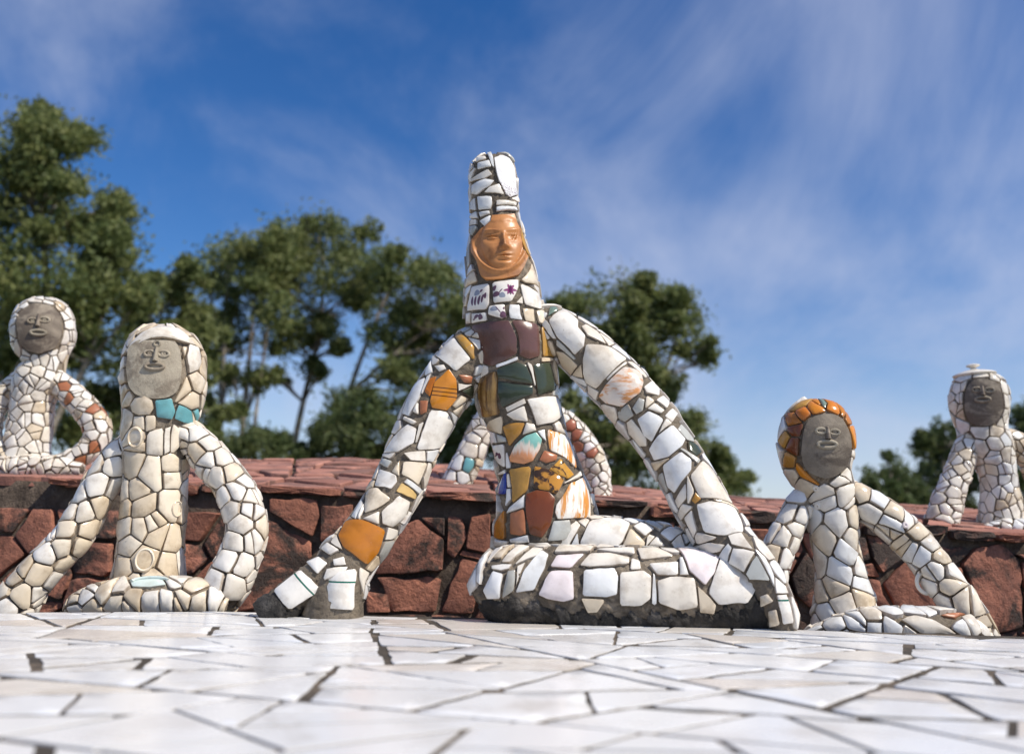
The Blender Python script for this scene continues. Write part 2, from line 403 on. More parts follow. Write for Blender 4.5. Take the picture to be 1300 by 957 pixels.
def voronoi(dom, seeds, period, blocks, gap, pinned=0, lloyd=2, stretch=1.0):
    """convex cells in (s, w); dom = (s0, s1, w0, w1); blocks = convex hulls already taken"""
    S = np.array(seeds, float); s0, s1, w0, w1 = dom
    H = [hull(b) for b in blocks]
    def cells(gap):
        allp = [S]
        if period: allp += [S + (0, period), S - (0, period)]
        A = np.concatenate(allp); res = []
        for i, p in enumerate(S):
            big = 0.6
            poly = [(max(s0, p[0] - big), max(w0, p[1] - big)), (min(s1, p[0] + big), max(w0, p[1] - big)), (min(s1, p[0] + big), min(w1, p[1] + big)), (max(s0, p[0] - big), min(w1, p[1] + big))]
            if period: poly = [(max(s0, p[0] - big), p[1] - period / 2), (min(s1, p[0] + big), p[1] - period / 2), (min(s1, p[0] + big), p[1] + period / 2), (max(s0, p[0] - big), p[1] + period / 2)]
            d = A - p; L = np.hypot(d[:, 0], d[:, 1])
            for j in np.argsort(L)[:40]:
                if L[j] < 1e-6: continue
                n = d[j] / L[j]; m = (A[j] + p) / 2
                poly = clip(poly, n, float(n @ m) - gap)
                if len(poly) < 3: break
            if len(poly) >= 3:
                for h in H:
                    for sh in ((0, period, -period) if period else (0,)):
                        hh = h + (0, sh)
                        if np.min(np.hypot(*(hh - p).T)) > 0.4: continue
                        e = np.roll(hh, -1, 0) - hh; L2 = np.hypot(e[:, 0], e[:, 1]) + 1e-9
                        nn = np.stack([e[:, 1], -e[:, 0]], 1) / L2[:, None]
                        sd = np.sum(nn * (p - hh), 1); k = int(np.argmax(sd))
                        n = -nn[k]; poly = clip(poly, n, float(n @ hh[k]) - gap * 1.6)
                        if len(poly) < 3: break
                    if len(poly) < 3: break
            res.append(poly if len(poly) >= 3 else None)
        return res
    for _ in range(lloyd):
        for i, c in enumerate(cells(0)):
            if i >= pinned and c: S[i] = centroid(c)
    return cells(gap)

def in_hull(h, p):
    e = np.roll(h, -1, 0) - h; nn = np.stack([e[:, 1], -e[:, 0]], 1); return bool(np.all(np.sum(nn * (np.asarray(p) - h), 1) < 0))

def scatter(dom, size, period, blocks, fixed, cap=600, vary=0.0, r=rng):
    H = [hull(b) for b in blocks]; pts = [np.array(p) for p in fixed]; out = []
    s0, s1, w0, w1 = dom; miss = 0
    while miss < 260 and len(out) < cap:
        p = np.array((r.uniform(s0, s1), r.uniform(w0, w1))); k = size * (1 + r.uniform(-vary, vary))
        ok = True
        for j, q in enumerate(pts):
            dw = abs(p[1] - q[1]); dw = min(dw, period - dw) if period else dw
            if (p[0] - q[0]) ** 2 + dw * dw < (k * (1.22 if j < len(fixed) else 0.78)) ** 2: ok = False; break
        if ok:
            for h in H:
                for sh in ((0, period, -period) if period else (0,)):
                    if in_hull(h + (0, sh), p): ok = False; break
        if ok: pts.append(p); out.append(p); miss = 0
        else: miss += 1
    return out

def shard(surf, poly, thick, name, parent, mat, org, flat=0.3, tilt=0.03, bevel=0.0018, step=0.02, rnd_=0.14, rough=0.0, sink=0.003, angle=0.0, dome=0.0, jag=0.0, sharp=38, collect=None):
    """one piece laid on a surface; own origin and tangent frame"""
    P = [np.array(p, float) for p in poly]
    if area(P) < 0: P = P[::-1]
    Q = []
    m = len(P)
    for i in range(m):                                     # soften corners, split long edges
        a, b, c = P[i - 1], P[i], P[(i + 1) % m]
        Q.append(b + (a - b) * rnd_); Q.append(b + (c - b) * rnd_)
    R_ = []
    for i in range(len(Q)):
        a, b = Q[i], Q[(i + 1) % len(Q)]; L = np.hypot(*(b - a)); k = max(1, int(L / step))
        for j in range(k):
            q = a + (b - a) * j / k
            if jag and j: q = q + nrng.normal(0, jag, 2)
            if len(R_) == 0 or np.hypot(*(q - R_[-1])) > 0.0016: R_.append(q)
    if len(R_) < 3: return None
    R_ = np.array(R_); c = centroid([tuple(q) for q in R_]); rad = float(np.mean(np.hypot(*(R_ - c).T)))
    if rad < 0.003: return None
    n = len(R_); k1 = max(0.6, 1 - bevel / rad)
    rings = [(1.0, -sink), (1.0, thick - bevel * 0.7), (k1, thick), (k1 * 0.55, thick + dome)]
    C0, N0 = surf.ev(c[0], c[1]); C0, N0 = C0[0], N0[0]
    nz = Vector(N0) + Vector((rng.gauss(0, tilt), rng.gauss(0, tilt), rng.gauss(0, tilt))); nz.normalize(); nz = np.array(nz)
    vs = []
    for k, off in rings:
        q = c + (R_ - c) * k; p, nn = surf.ev(q[:, 0], q[:, 1])
        if off > 0:
            h = np.sum((p - C0) * nz, 1); p = p - nz * (h * flat)[:, None]
            nn = nn * (1 - flat) + nz * flat
            if rough: off = off + nrng.normal(0, rough, n)[:, None]
        vs.append(p + nn * off)
    vs.append((C0 + nz * (thick + dome * 1.2))[None, :])
    V = np.concatenate(vs); o = C0
    X = CR - nz * float(CR @ nz)
    if np.linalg.norm(X) < 0.15: X = CF - nz * float(CF @ nz)
    X /= np.linalg.norm(X); Yv = np.cross(nz, X)
    if angle:
        X, Yv = X * math.cos(angle) + Yv * math.sin(angle), Yv * math.cos(angle) - X * math.sin(angle)
    M3 = np.stack([X, Yv, nz], 1); V = (V - o) @ M3
    fs = []
    flip = None
    for r_ in range(3):
        for j in range(n):
            a, b = r_ * n + j, r_ * n + (j + 1) % n; fs.append((a, b, b + n, a + n))
    cidx = 4 * n
    for j in range(n): fs.append((3 * n + j, 3 * n + (j + 1) % n, cidx))
    v0, v1 = V[3 * n], V[3 * n + 1]
    if np.cross(v0 - V[cidx], v1 - V[cidx])[2] < 0: fs = [f[::-1] for f in fs]
    if collect is not None:
        collect.append((V @ M3.T + o - org, fs, mat, n)); return None
    me = mesh(name, V, fs, True, sharp)
    at = me.attributes.new('edge', 'FLOAT', 'POINT'); e = np.zeros(len(V), np.float32); e[:n] = 1.0; e[n:2 * n] = 0.55; at.data.foreach_set('value', e)
    Mx = Matrix(((X[0], Yv[0], nz[0], o[0] - org[0]), (X[1], Yv[1], nz[1], o[1] - org[1]), (X[2], Yv[2], nz[2], o[2] - org[2]), (0, 0, 0, 1)))
    return link(name, me, parent, mat, Mx)

# ------------------------------------------------------------------ the setting
EDGE = [(-260, 784), (0, 778), (300, 776), (600, 783), (900, 795), (1300, 807), (1560, 818)]
edge_pts = [pxz(u, v, 0.0)[:2] for u, v in EDGE]
def edge_y(x):
    return float(np.interp(x, [p[0] for p in edge_pts], [p[1] for p in edge_pts]))
def ground_z(x, y):
    return -0.016 - 0.175 * max(0.0, y - edge_y(x))

# pavement slab and its broken tiles
class Flat:
    period = None
    def __init__(s, z): s.z = z
    def ev(s, a, b):
        a = np.atleast_1d(a).astype(float); b = np.atleast_1d(b).astype(float)
        return np.stack([a, b, np.full_like(a, s.z)], 1), np.tile((0.0, 0.0, 1.0), (len(a), 1))
xs = [p[0] for p in edge_pts]; xl, xr = xs[0] - 0.6, xs[-1] + 0.6
ring = [(xl, -0.6)] + [(xr, -0.6), (xr, edge_y(xr))] + [(p[0], p[1]) for p in edge_pts[::-1]] + [(xl, edge_y(xl))]
nr = len(ring)
v = [(x, y, -0.0012) for x, y in ring] + [(x, y, -0.30) for x, y in ring]
f = [tuple(range(nr))] + [(i, i + nr, (i + 1) % nr + nr, (i + 1) % nr) for i in range(nr)]
pav = link('pavement', mesh('pavement', v, f, False), None, 'grout'); tag(pav, kind='structure')
flat0 = Flat(-0.0012)
prng = random.Random(23)
def shatter(poly, out, target):
    A = abs(area(poly)); c = centroid(poly)
    if A < target * prng.uniform(0.55, 1.6) or len(poly) < 3: out.append(poly); return
    # cut roughly across the long side
    q = np.array(poly) - c; w_, vv = np.linalg.eigh(q.T @ q); n = vv[:, 1]
    a = prng.gauss(0, 0.55); n = np.array((n[0] * math.cos(a) - n[1] * math.sin(a), n[0] * math.sin(a) + n[1] * math.cos(a)))
    k = float(n @ c) + prng.gauss(0, 0.16) * math.sqrt(A)
    p1, p2 = clip(poly, n, k), clip(poly, -n, -k)
    if len(p1) < 3 or len(p2) < 3: out.append(poly); return
    shatter(p1, out, target); shatter(p2, out, target)
def inset(poly, g):
    P = poly if area(poly) > 0 else poly[::-1]; out = P
    for i in range(len(P)):
        a, b = np.array(P[i]), np.array(P[(i + 1) % len(P)]); e = b - a; L = np.hypot(*e)
        if L < 1e-6: continue
        n = np.array((e[1], -e[0])) / L; out = clip(out, n, float(n @ a) - g)
        if len(out) < 3: return None
    return out
AN = 1.6                                              # pieces lie long side across
cells = []; shatter([(xl + .05, 0.25 * AN), (xr - .05, 0.25 * AN), (xr - .05, 1.9 * AN), (xl + .05, 1.9 * AN)], cells, 0.0165 * AN)
cells = [[(a, b / AN) for a, b in c] for c in cells]
rest_v, rest_f = [], []
for c in cells:
    for i in range(len(edge_pts) - 1):
        a, b = np.array(edge_pts[i]), np.array(edge_pts[i + 1]); e = (b - a) / np.hypot(*(b - a)); n = np.array((-e[1], e[0]))
        c = clip(c, n, float(n @ a))
        if len(c) < 3: break
    if len(c) < 3: continue
    c = inset(c, prng.choice([0.0022, 0.003, 0.0042, 0.006, 0.009]))
    if c is None or abs(area(c)) < 0.0004: continue
    m = centroid(c)
    shade_ = prng.choice(['pave_white'] * 7 + ['pave_warm'] * 2 + ['pave_cool'] * 3)
    if m[1] > 0.86 and abs(m[0]) < 0.62 * m[1] + 0.10:
        shard(flat0, c, 0.0017 + prng.uniform(-.0004, .0006), 'tile', pav, shade_, (0, 0, 0), flat=1.0, tilt=0.0025, bevel=0.0005, step=0.022, rnd_=0.03, jag=0.0013)
    else:
        k = len(rest_v); n = len(c); rest_v += [(x, y, -0.003) for x, y in c] + [(x, y, 0.0007) for x, y in c]
        rest_f += [tuple(range(k + n, k + 2 * n))] + [(k + i, k + (i + 1) % n, k + n + (i + 1) % n, k + n + i) for i in range(n)]
if rest_v:
    o = link('tile_paving', mesh('tile_paving', rest_v, rest_f, False), pav, 'pave_white'); tag(o, kind='stuff')

# cement bank that the front figures stand on: falls away behind the pavement edge
nx = 40; v, f = [], []
for i in range(nx + 1):
    x = xl + (xr - xl) * i / nx
    for j in range(9):
        y = edge_y(x) + 0.001 + j * 0.15; v.append((x, y, ground_z(x, y) + (rng.uniform(-.004, .0) if j else 0)))
for i in range(nx):
    for j in range(8):
        a = i * 9 + j; f.append((a, a + 9, a + 10, a + 1))
bank = link('ground_strip', mesh('ground_strip', v, f), None, 'cement'); tag(bank, kind='structure')
# land out to the horizon
GZ = -0.32
v = [(-3000, -3000, GZ), (3000, -3000, GZ), (3000, 3000, GZ), (-3000, 3000, GZ)]
tag(link('ground', mesh('ground', v, [(0, 1, 2, 3)], False), None, 'earth'), kind='structure')

# raised terrace: front edge and crest read from the photograph
YW, YC = 2.45, 3.30
PROF = [(-330, 604, 596), (0, 608, 594), (150, 612, 590), (300, 617, 585), (450, 623, 583), (600, 627, 595), (750, 636, 617), (900, 646, 631), (1050, 657, 639), (1150, 668, 643), (1300, 682, 651), (1620, 700, 668)]
fx = [px(u, a, YW)[0] for u, a, b in PROF]; fz = [px(u, a, YW)[2] for u, a, b in PROF]
cx = [px(u, b, YC)[0] for u, a, b in PROF]; cz = [px(u, b, YC)[2] for u, a, b in PROF]
def front_z(x): return float(np.interp(x, fx, fz))
def terrace_z(x, y):
    xf, xc = x * YW / max(y, .1), x * YC / max(y, .1)
    a, b = np.interp(xf, fx, fz), np.interp(xc, cx, cz); t = (y - YW) / (YC - YW)
    return float(a + (b - a) * t) if t <= 1 else float(b - 0.05 * (y - YC))
class Terrace:
    period = None
    def ev(s, a, b):
        a = np.atleast_1d(a).astype(float); b = np.atleast_1d(b).astype(float)
        z = np.array([terrace_z(x, y) for x, y in zip(a, b)]); n = np.tile((0.0, -0.09, 1.0), (len(a), 1)); n /= np.linalg.norm(n[0])
        return np.stack([a, b, z], 1), n
terr = Terrace()
TX0, TX1 = -2.3, 2.3
nx, ys = 70, [YW + 0.005, 2.6, 2.8, 3.0, 3.2, 3.3, 3.6, 4.2, 4.8]
v, f = [], []
for i in range(nx + 1):
    x = TX0 + (TX1 - TX0) * i / nx
    v += [(x, YW + .01, GZ)] + [(x, y, terrace_z(x, y) - 0.012 + rng.uniform(-.004, .003)) for y in ys] + [(x, 4.9, GZ)]
m = len(ys) + 2
for i in range(nx):
    for j in range(m - 1):
        a = i * m + j; f.append((a, a + m, a + m + 1, a + 1))
terrace = link('terrace', mesh('terrace', v, f, True, 40), None, 'wall_mortar'); tag(terrace, kind='structure')
seeds = []
trng = random.Random(5)
sx = 0.155; sy = 0.16
cells = []
base_cells = [(-2.2, YW - 0.025), (2.2, YW - 0.025), (2.2, 3.62), (-2.2, 3.62)]
_p = prng; prng = trng
shatter(base_cells, cells, 0.026)
prng = _p
for c in cells:
    c = inset(c, trng.choice([0.004, 0.006, 0.010]))
    if c is None: continue
    m = centroid(c)
    if abs(m[0]) > 0.66 * m[1] + .12: continue
    shard(terr, c, 0.008 + trng.uniform(-.003, .004), 'flagstone', terrace, 'flag', (0, 0, 0), flat=0.3, tilt=0.006, bevel=0.004, step=0.06, rnd_=0.1, rough=0.0008, sink=0.016, jag=0.003)

# retaining wall of red sandstone blocks below the terrace
YS = 2.425
class WallFace:
    period = None
    def ev(s, a, b):
        a = np.atleast_1d(a).astype(float); b = np.atleast_1d(b).astype(float)
        return np.stack([a, np.full_like(a, YS), b], 1), np.tile((0.0, -1.0, 0.0), (len(a), 1))
wface = WallFace()
nx, nz_ = 120, 14; v, f = [], []
for i in range(nx + 1):
    x = TX0 + (TX1 - TX0) * i / nx; zt = front_z(x * YW / YS) - 0.004
    for j in range(nz_ + 1):
        v.append((x, YS + 0.004 + rng.uniform(-.007, .007), GZ + 0.02 + (zt - GZ - 0.02) * j / nz_))
    v.append((x, YW + 0.09, zt))
m = nz_ + 2
for i in range(nx):
    for j in range(m - 1):
        a = i * m + j; f.append((a, a + m, a + m + 1, a + 1))
wall = link('stone_wall', mesh('stone_wall', v, f), None, 'wall_mortar')
tag(wall, 'low retaining wall of rough red sandstone blocks with dark mortar behind the figures', 'wall')
WO, WS = (220, 570), 2.708
WT = [[(330, 170), (490, 175), (500, 230), (475, 300), (410, 265), (330, 215)], [(505, 195), (615, 190), (610, 230), (560, 290), (505, 320)],
      [(320, 240), (470, 320), (470, 370), (400, 440), (330, 540), (215, 560), (240, 440), (300, 320)], [(720, 310), (840, 240), (930, 310), (925, 420), (690, 430)],
      [(700, 440), (920, 445), (900, 560), (750, 560), (720, 470)], [(945, 230), (990, 235), (1010, 300), (965, 375), (940, 355)], [(1005, 340), (1025, 230), (1090, 220), (1090, 360)],
      [(920, 560), (990, 375), (1080, 400), (1060, 480), (1030, 565)], [(660, 490), (735, 500), (745, 560), (665, 560)],
      [(480, 400), (600, 330), (650, 420), (640, 560), (420, 560)]]
WT = [crop(WO, WS, p) for p in WT]
WO2, WS2 = (780, 600), 2.5
WT += [crop(WO2, WS2, p) for p in ([(805, 190), (870, 195), (930, 270), (850, 320), (820, 270)], [(860, 350), (945, 275), (1020, 330), (1025, 425), (900, 430)],
       [(1105, 290), (1150, 240), (1230, 225), (1290, 280), (1298, 490), (1210, 510), (1150, 400)], [(560, 330), (610, 250), (645, 330), (640, 440), (580, 390)], [(770, 330), (840, 340), (880, 430), (830, 420)])]
blocks = []
wrng = random.Random(9)
for p in WT:
    q = [px(a, b, YS - 0.015) for a, b in p]; q = [(a[0], a[2]) for a in q]; blocks.append(q)
    shard(wface, q, 0.013 + wrng.uniform(-.004, .007), 'stone', wall, 'sandstone', (0, 0, 0), flat=1.0, tilt=0.10, bevel=0.0035, step=0.03, rnd_=0.05, rough=0.001, sink=0.02, jag=0.0028, sharp=40)
dom = (TX0 + .1, TX1 - .1, GZ + .05, 0.2)
fill = scatter(dom, 0.125, None, blocks, [], vary=0.35, r=wrng)
for c in voronoi(dom, fill, None, blocks, 0.005, 0, 0):
    if not c: continue
    for i in range(len(fx) - 1):                       # keep under the coping
        pass
    m = centroid(c); zt = front_z(m[0] * YW / YS) - 0.045
    c = clip(c, np.array((0.0, 1.0)), zt)
    if len(c) < 3 or abs(area(c)) < 0.0012: continue
    if abs(m[0]) > 0.66 * YS + .1: continue
    shard(wface, c, 0.012 + wrng.uniform(-.004, .007), 'stone', wall, 'sandstone', (0, 0, 0), flat=1.0, tilt=0.10, bevel=0.0035, step=0.03, rnd_=0.05, rough=0.001, sink=0.02, jag=0.0028, sharp=40)
# coping slabs along the wall top
x = -1.75
while x < 1.8:
    wd = wrng.uniform(0.10, 0.24); z1 = front_z((x + wd / 2) * YW / YS) + 0.004; z0 = z1 - wrng.uniform(0.018, 0.034)
    q = [(x + .004, z0 + wrng.uniform(-.006, .006)), (x + wd * .5, z0 + wrng.uniform(-.006, .006)), (x + wd - .004, z0 + wrng.uniform(-.006, .006)), (x + wd - .005, z1 + wrng.uniform(-.006, .003)), (x + wd * .4, z1), (x + .005, z1 + wrng.uniform(-.006, .003))]
    if wrng.random() < 0.8:
        shard(wface, q, 0.020 + wrng.uniform(-.012, .016), 'coping_stone', wall, 'sandstone', (0, 0, 0), flat=0, tilt=0.05, bevel=0.005, step=0.035, rnd_=0.16, rough=0.003, sink=0.03, jag=0.002)
    x += wd

# ------------------------------------------------------------------ the mosaic figures
GROUP = 'mosaic figures of broken crockery'
def ring_mesh(rx, ry, tr, n=22, m=7, a0=0.0, a1=2 * math.pi, flatz=1.0):
    full = abs(a1 - a0 - 2 * math.pi) < 1e-6; v, f = [], []
    k = n if full else n + 1
    for i in range(k):
        a = a0 + (a1 - a0) * i / n; c = np.array((rx * math.cos(a), ry * math.sin(a), 0)); nn = np.array((math.cos(a), math.sin(a), 0))
        for j in range(m):
            b = 2 * math.pi * j / m; v.append(c + nn * tr * math.cos(b) + np.array((0, 0, tr * flatz * math.sin(b))))
    for i in range(n):
        for j in range(m):
            a, b = i * m + j, i * m + (j + 1) % m; c, d = ((i + 1) % k) * m + j, ((i + 1) % k) * m + (j + 1) % m; f.append((a, c, d, b))
    if not full: f += [tuple(range(m))[::-1], tuple(range((k - 1) * m, k * m))]
    return v, f

def lathe(prof, n=32):
    v = [(r * math.cos(2 * math.pi * k / n), r * math.sin(2 * math.pi * k / n), z) for r, z in prof for k in range(n)]
    f = [(i * n + k, i * n + (k + 1) % n, (i + 1) * n + (k + 1) % n, (i + 1) * n + k) for i in range(len(prof) - 1) for k in range(n)]
    return v, f + [tuple(range((len(prof) - 1) * n, len(prof) * n)), tuple(range(n))[::-1]]
class Figure:
    def __init__(s, name, label, at, parts):
        """parts: list of (part name, Tube, fill size, fill palette, gap)"""
        s.org = np.array((at[0], at[1], at[2])); s.root = link(name, None); s.root.location = at; s.root.empty_display_size = 0.1
        tag(s.root, label, 'statue', GROUP); s.parts = []; s.n = 0
        for pn, tube, size, pal, gap in parts:
            v, f = tube.core(s.org); o = link(pn, mesh(pn, v, f), s.root, 'mortar')
            s.parts.append(dict(o=o, t=tube, size=size, pal=pal, gap=gap, blocks=[], seeds=[]))
    def pick(s, u, v):
        best = None
        for p in s.parts:
            h = p['t'].hit(u, v)
            if h and (best is None or h[1] < best[1]): best = (p, h[1], h[0])
        return best
    def to_uv(s, p, pts):
        t = p['t']; c = np.mean(np.array(pts), axis=0); hc = t.hit(*c)
        if hc is None: return None
        out = []
        for q in pts:
            q = np.array(q, float)
            for k in range(10):
                h = t.hit(*(q + (c - q) * 0.09 * k))
                if h: break
            if not h: continue
            w = h[0].copy()
            while w[1] - hc[0][1] > t.period / 2: w[1] -= t.period
            while w[1] - hc[0][1] < -t.period / 2: w[1] += t.period
            out.append(w)
        return out if len(out) > 2 else None
    def trace(s, mat, pts, thick=0.0045, flat=0.06, angle=0.0, bevel=0.0011, dome=0.0012, name='tile', gapk=0.985, only=None):
        c = np.mean(np.array(pts), axis=0)
        if only is not None: p = s.parts[only]
        else:
            b = s.pick(*c)
            if b is None: return
            p = b[0]
        q = s.to_uv(p, pts)
        if q is None: return
        cc = np.mean(np.array(q), axis=0); p['blocks'].append([tuple(x) for x in q])
        q = [cc + (x - cc) * gapk for x in q]
        s.n += 1
        return shard(p['t'], q, thick + rng.uniform(-.0008, .0012), name, p['o'], mat, s.org, flat=flat, tilt=0.03, bevel=bevel, step=0.011, rnd_=0.07, angle=angle, jag=0.0004, dome=dome * rng.uniform(0, 2))
    def seeds(s, pts, mats=None, only=None):
        for i, q in enumerate(pts):
            m = None
            if len(q) > 2: m = q[2]
            if only is not None:
                h = s.parts[only]['t'].hit(q[0], q[1]); b = (s.parts[only], 0, h[0]) if h else None
            else: b = s.pick(q[0], q[1])
            if b: b[0]['seeds'].append((b[2], m))
    def block(s, pts, only=0):
        q = s.to_uv(s.parts[only], pts)
        if q: s.parts[only]['blocks'].append([tuple(x) for x in q])
    def fill(s, thick=0.0045, flat=0.35, low=None, most=300, veto=None):
        todo = []
        for p in s.parts:
            t = p['t']
            if not p['size']: continue
            dom = (0.002, t.L - 0.002, -t.period / 2, t.period / 2)
            fixed = [x[0] for x in p['seeds']]
            pts = scatter(dom, p['size'], t.period, p['blocks'], fixed, vary=0.42)
            allp = fixed + pts
            if not allp: continue
            for i, c in enumerate(voronoi(dom, allp, t.period, p['blocks'], p['gap'], len(fixed), 0)):
                if not c or len(c) < 3: continue
                m = centroid(c)
                rr = float(np.interp(m[0], t.s, t.r)); A = abs(area(c)) * (rr / t.R0)
                if A < (p['size'] * 0.26) ** 2 or rr < 0.3 * t.R0: continue
                P, N = t.ev(m[0], m[1]); P, N = P[0], N[0]
                if any(q is not p and q['t'].inside(P) for q in s.parts): continue
                if low is not None and P[2] < low(P[0], P[1]): continue
                if veto is not None and veto(P): continue
                mat = (p['seeds'][i][1] if i < len(fixed) else None) or rng.choice(p['pal'])
                d = CAM - P; face = float(N @ d) / np.linalg.norm(d)
                cs = [c]
                if A > (p['size'] * 0.55) ** 2 and rng.random() < (0.42 if i >= len(fixed) else 0.16):            # some pieces are broken again
                    a_ = rng.uniform(0, math.pi); n_ = np.array((math.cos(a_), math.sin(a_))); k_ = float(n_ @ m) + rng.gauss(0, .12) * math.sqrt(A)
                    cs = [q for q in (clip(c, n_, k_ - p['gap'] * .8), clip(c, -n_, -k_ - p['gap'] * .8)) if len(q) > 2 and abs(area(q)) > (p['size'] * 0.16) ** 2]
                for q in cs: todo.append((A / len(cs) * (face + 0.1) if face > -0.1 else -1 / A, t, q, p, mat, i < len(fixed)))
        todo.sort(key=lambda q: -q[0]); rest = []
        for k, (sc, t, c, p, mat, own) in enumerate(todo):             # the pieces that show largest are objects, the others one part
            out = rest if s.n >= most else None; s.n += 1
            if own or rng.random() < 0.3:                          # curved bits of cup and bowl
                shard(t, c, thick + rng.uniform(-.001, .003), 'tile', p['o'], mat, s.org, flat=rng.uniform(0.05, 0.6), tilt=0.07, bevel=rng.choice([0.0008, 0.0014, 0.002]), step=0.011, rnd_=rng.choice([0.02, 0.05, 0.09, 0.15]), dome=rng.uniform(0.0, 0.0026), jag=0.0003, collect=out, sharp=44)
                continue
            shard(t, c, thick + rng.uniform(-.001, .002), 'tile', p['o'], mat, s.org, flat=min(0.95, flat * rng.uniform(0.4, 2.6)), tilt=0.085, bevel=rng.choice([0.0007, 0.0009, 0.0014]), step=0.013, rnd_=rng.choice([0.02, 0.04, 0.07, 0.13]), dome=0.0, jag=0.0005, collect=out)
        if rest:
            V, Fc, Mi, E, ms = [], [], [], [], []
            for v, fs, mat, n in rest:
                if mat not in ms: ms.append(mat)
                k = len(V); V += list(v); Fc += [tuple(i + k for i in f) for f in fs]; Mi += [ms.index(mat)] * len(fs); e = np.zeros(len(v)); e[:n] = 1; e[n:2 * n] = .55; E += list(e)
            me = mesh('tile_field', V, Fc, True, 38); me.attributes.new('edge', 'FLOAT', 'POINT').data.foreach_set('value', np.array(E, np.float32))
            for m_ in ms: me.materials.append(MATS[m_])
            me.polygons.foreach_set('material_index', np.array(Mi, np.int32))
            tag(link('tile_field', me, s.root), kind='stuff')
    def panel(s, pts, mat, hfun, rings=16, segs=44, flat=0.55, only=0, name='face', off=0.0045):
        """relief panel over a pixel outline on the head; returns object, frame, metres per px"""
        t = s.parts[only]['t']; c = np.mean(np.array(pts), axis=0); pts = [np.array(p, float) for p in pts]
        L = [0]
        for i in range(len(pts)): L.append(L[-1] + np.hypot(*(pts[(i + 1) % len(pts)] - pts[i])))
        closed = np.array(pts + [pts[0]])
        out = [np.array((np.interp(L[-1] * k / segs, L, closed[:, 0]), np.interp(L[-1] * k / segs, L, closed[:, 1]))) for k in range(segs)]
        uvc = t.hit(*c)[0]; C0, N0 = t.ev(uvc[0], uvc[1]); C0, N0 = C0[0], N0[0]; sc = mpp(C0)
        X = CR - N0 * float(CR @ N0); X /= np.linalg.norm(X); Yv = np.cross(N0, X)
        def surf3(q):
            for k in range(12):
                h = t.hit(*(q + (c - q) * 0.06 * k))
                if h: break
            p, n = t.ev(h[0][0], h[0][1]); p, n = p[0], n[0]; hh = float((p - C0) @ N0); return p - N0 * hh * flat, N0 * 0.7 + n * 0.3
        v, f = [], []
        for r_ in range(1, rings + 1):
            for k in range(segs):
                q = c + (out[k] - c) * r_ / rings; p, n = surf3(q); v.append(p + n * (off + hfun(*q) * sc) - s.org)
        for k in range(segs):
            p, n = surf3(out[k]); v.append(p - n * 0.012 - s.org)
        p, n = surf3(c); v.append(p + n * (off + hfun(*c) * sc) - s.org)
        for r_ in range(rings):
            for k in range(segs):
                a, b = r_ * segs + k, r_ * segs + (k + 1) % segs; f.append((a, b, b + segs, a + segs)[::-1])
        ci = (rings + 1) * segs
        for k in range(segs): f.append((ci, k, (k + 1) % segs)[::-1])
        me = mesh(name, v, f, True, 60)
        va, vb, vc_ = (np.array(v[i]) for i in (ci, 0, 1))
        if np.dot(np.cross(vb - va, vc_ - va), N0) > 0: pass
        me.validate(); me.update()
        # face outward
        if np.dot(np.array(me.polygons[-1].normal), N0) < 0: me.flip_normals()
        o = link(name, me, s.root, mat)
        s.block(pts, only)
        def place(u, v_, lift=0.0):
            p, n = surf3(np.array((u, v_), float)); return p + N0 * (off + lift + hfun(u, v_) * sc)
        return o, place, (X, Yv, N0), sc
    def feature(s, parent, place, fr, u, v, name, vf, mat, lift=0.0, rot=0.0, label=None):
        X, Yv, Z = fr; p = place(u, v, lift) - s.org
        if rot: X, Yv = X * math.cos(rot) + Yv * math.sin(rot), Yv * math.cos(rot) - X * math.sin(rot)
        M = Matrix(((X[0], Yv[0], Z[0], p[0]), (X[1], Yv[1], Z[1], p[1]), (X[2], Yv[2], Z[2], p[2]), (0, 0, 0, 1)))
        return link(name, mesh(name, vf[0], vf[1], True, 50), parent, mat, M)
    def clay_face(s, c, rx, ry, eyes, nose, mouth, mat='clay', fm='clay_pale', top=0.0, mw=10, bindi=None, es=5.5, e=0.85):
        pts = []
        for k in range(28):
            a = 2 * math.pi * k / 28; y = math.sin(a); y = max(y, -1 + top)
            pts.append((c[0] + rx * math.copysign(abs(math.cos(a)) ** e, math.cos(a)) + rng.gauss(0, .7), c[1] + ry * math.copysign(abs(y) ** e, y) + rng.gauss(0, .7)))
        wob = [(rng.uniform(-rx, rx), rng.uniform(-ry, ry), rng.uniform(-.9, .9), rng.uniform(6, 14)) for _ in range(14)]
        h = lambda u, v: sum(z * math.exp(-(((u - c[0] - a) ** 2 + (v - c[1] - b) ** 2) / w ** 2)) for a, b, z, w in wob) + 2.2 * max(0, 1 - ((u - c[0]) / rx) ** 2 - ((v - c[1]) / ry) ** 2) + 0.8 * math.exp(-((v - nose[1]) / 4) ** 2 - ((u - nose[0]) / 18) ** 2)
        o, pl, fr, sc = s.panel(pts, mat, h)
        k = mw / 7.8; es *= 1.18; mw *= 1.08
        for e in eyes:
            s.feature(o, pl, fr, e[0], e[1], 'eye', ring_mesh(es * sc, es * .55 * sc, 1.35 * k * sc), fm, 0.4 * sc)
            ball = ring_mesh(es * .28 * sc, es * .2 * sc, 1.0 * k * sc, 10, 6); s.feature(o, pl, fr, e[0], e[1], 'pupil', ball, fm, 0.1 * sc)
        u0, v0, v1 = nose[0], nose[1], nose[2]; L = (v1 - v0) * sc; w = 2.1 * k * sc
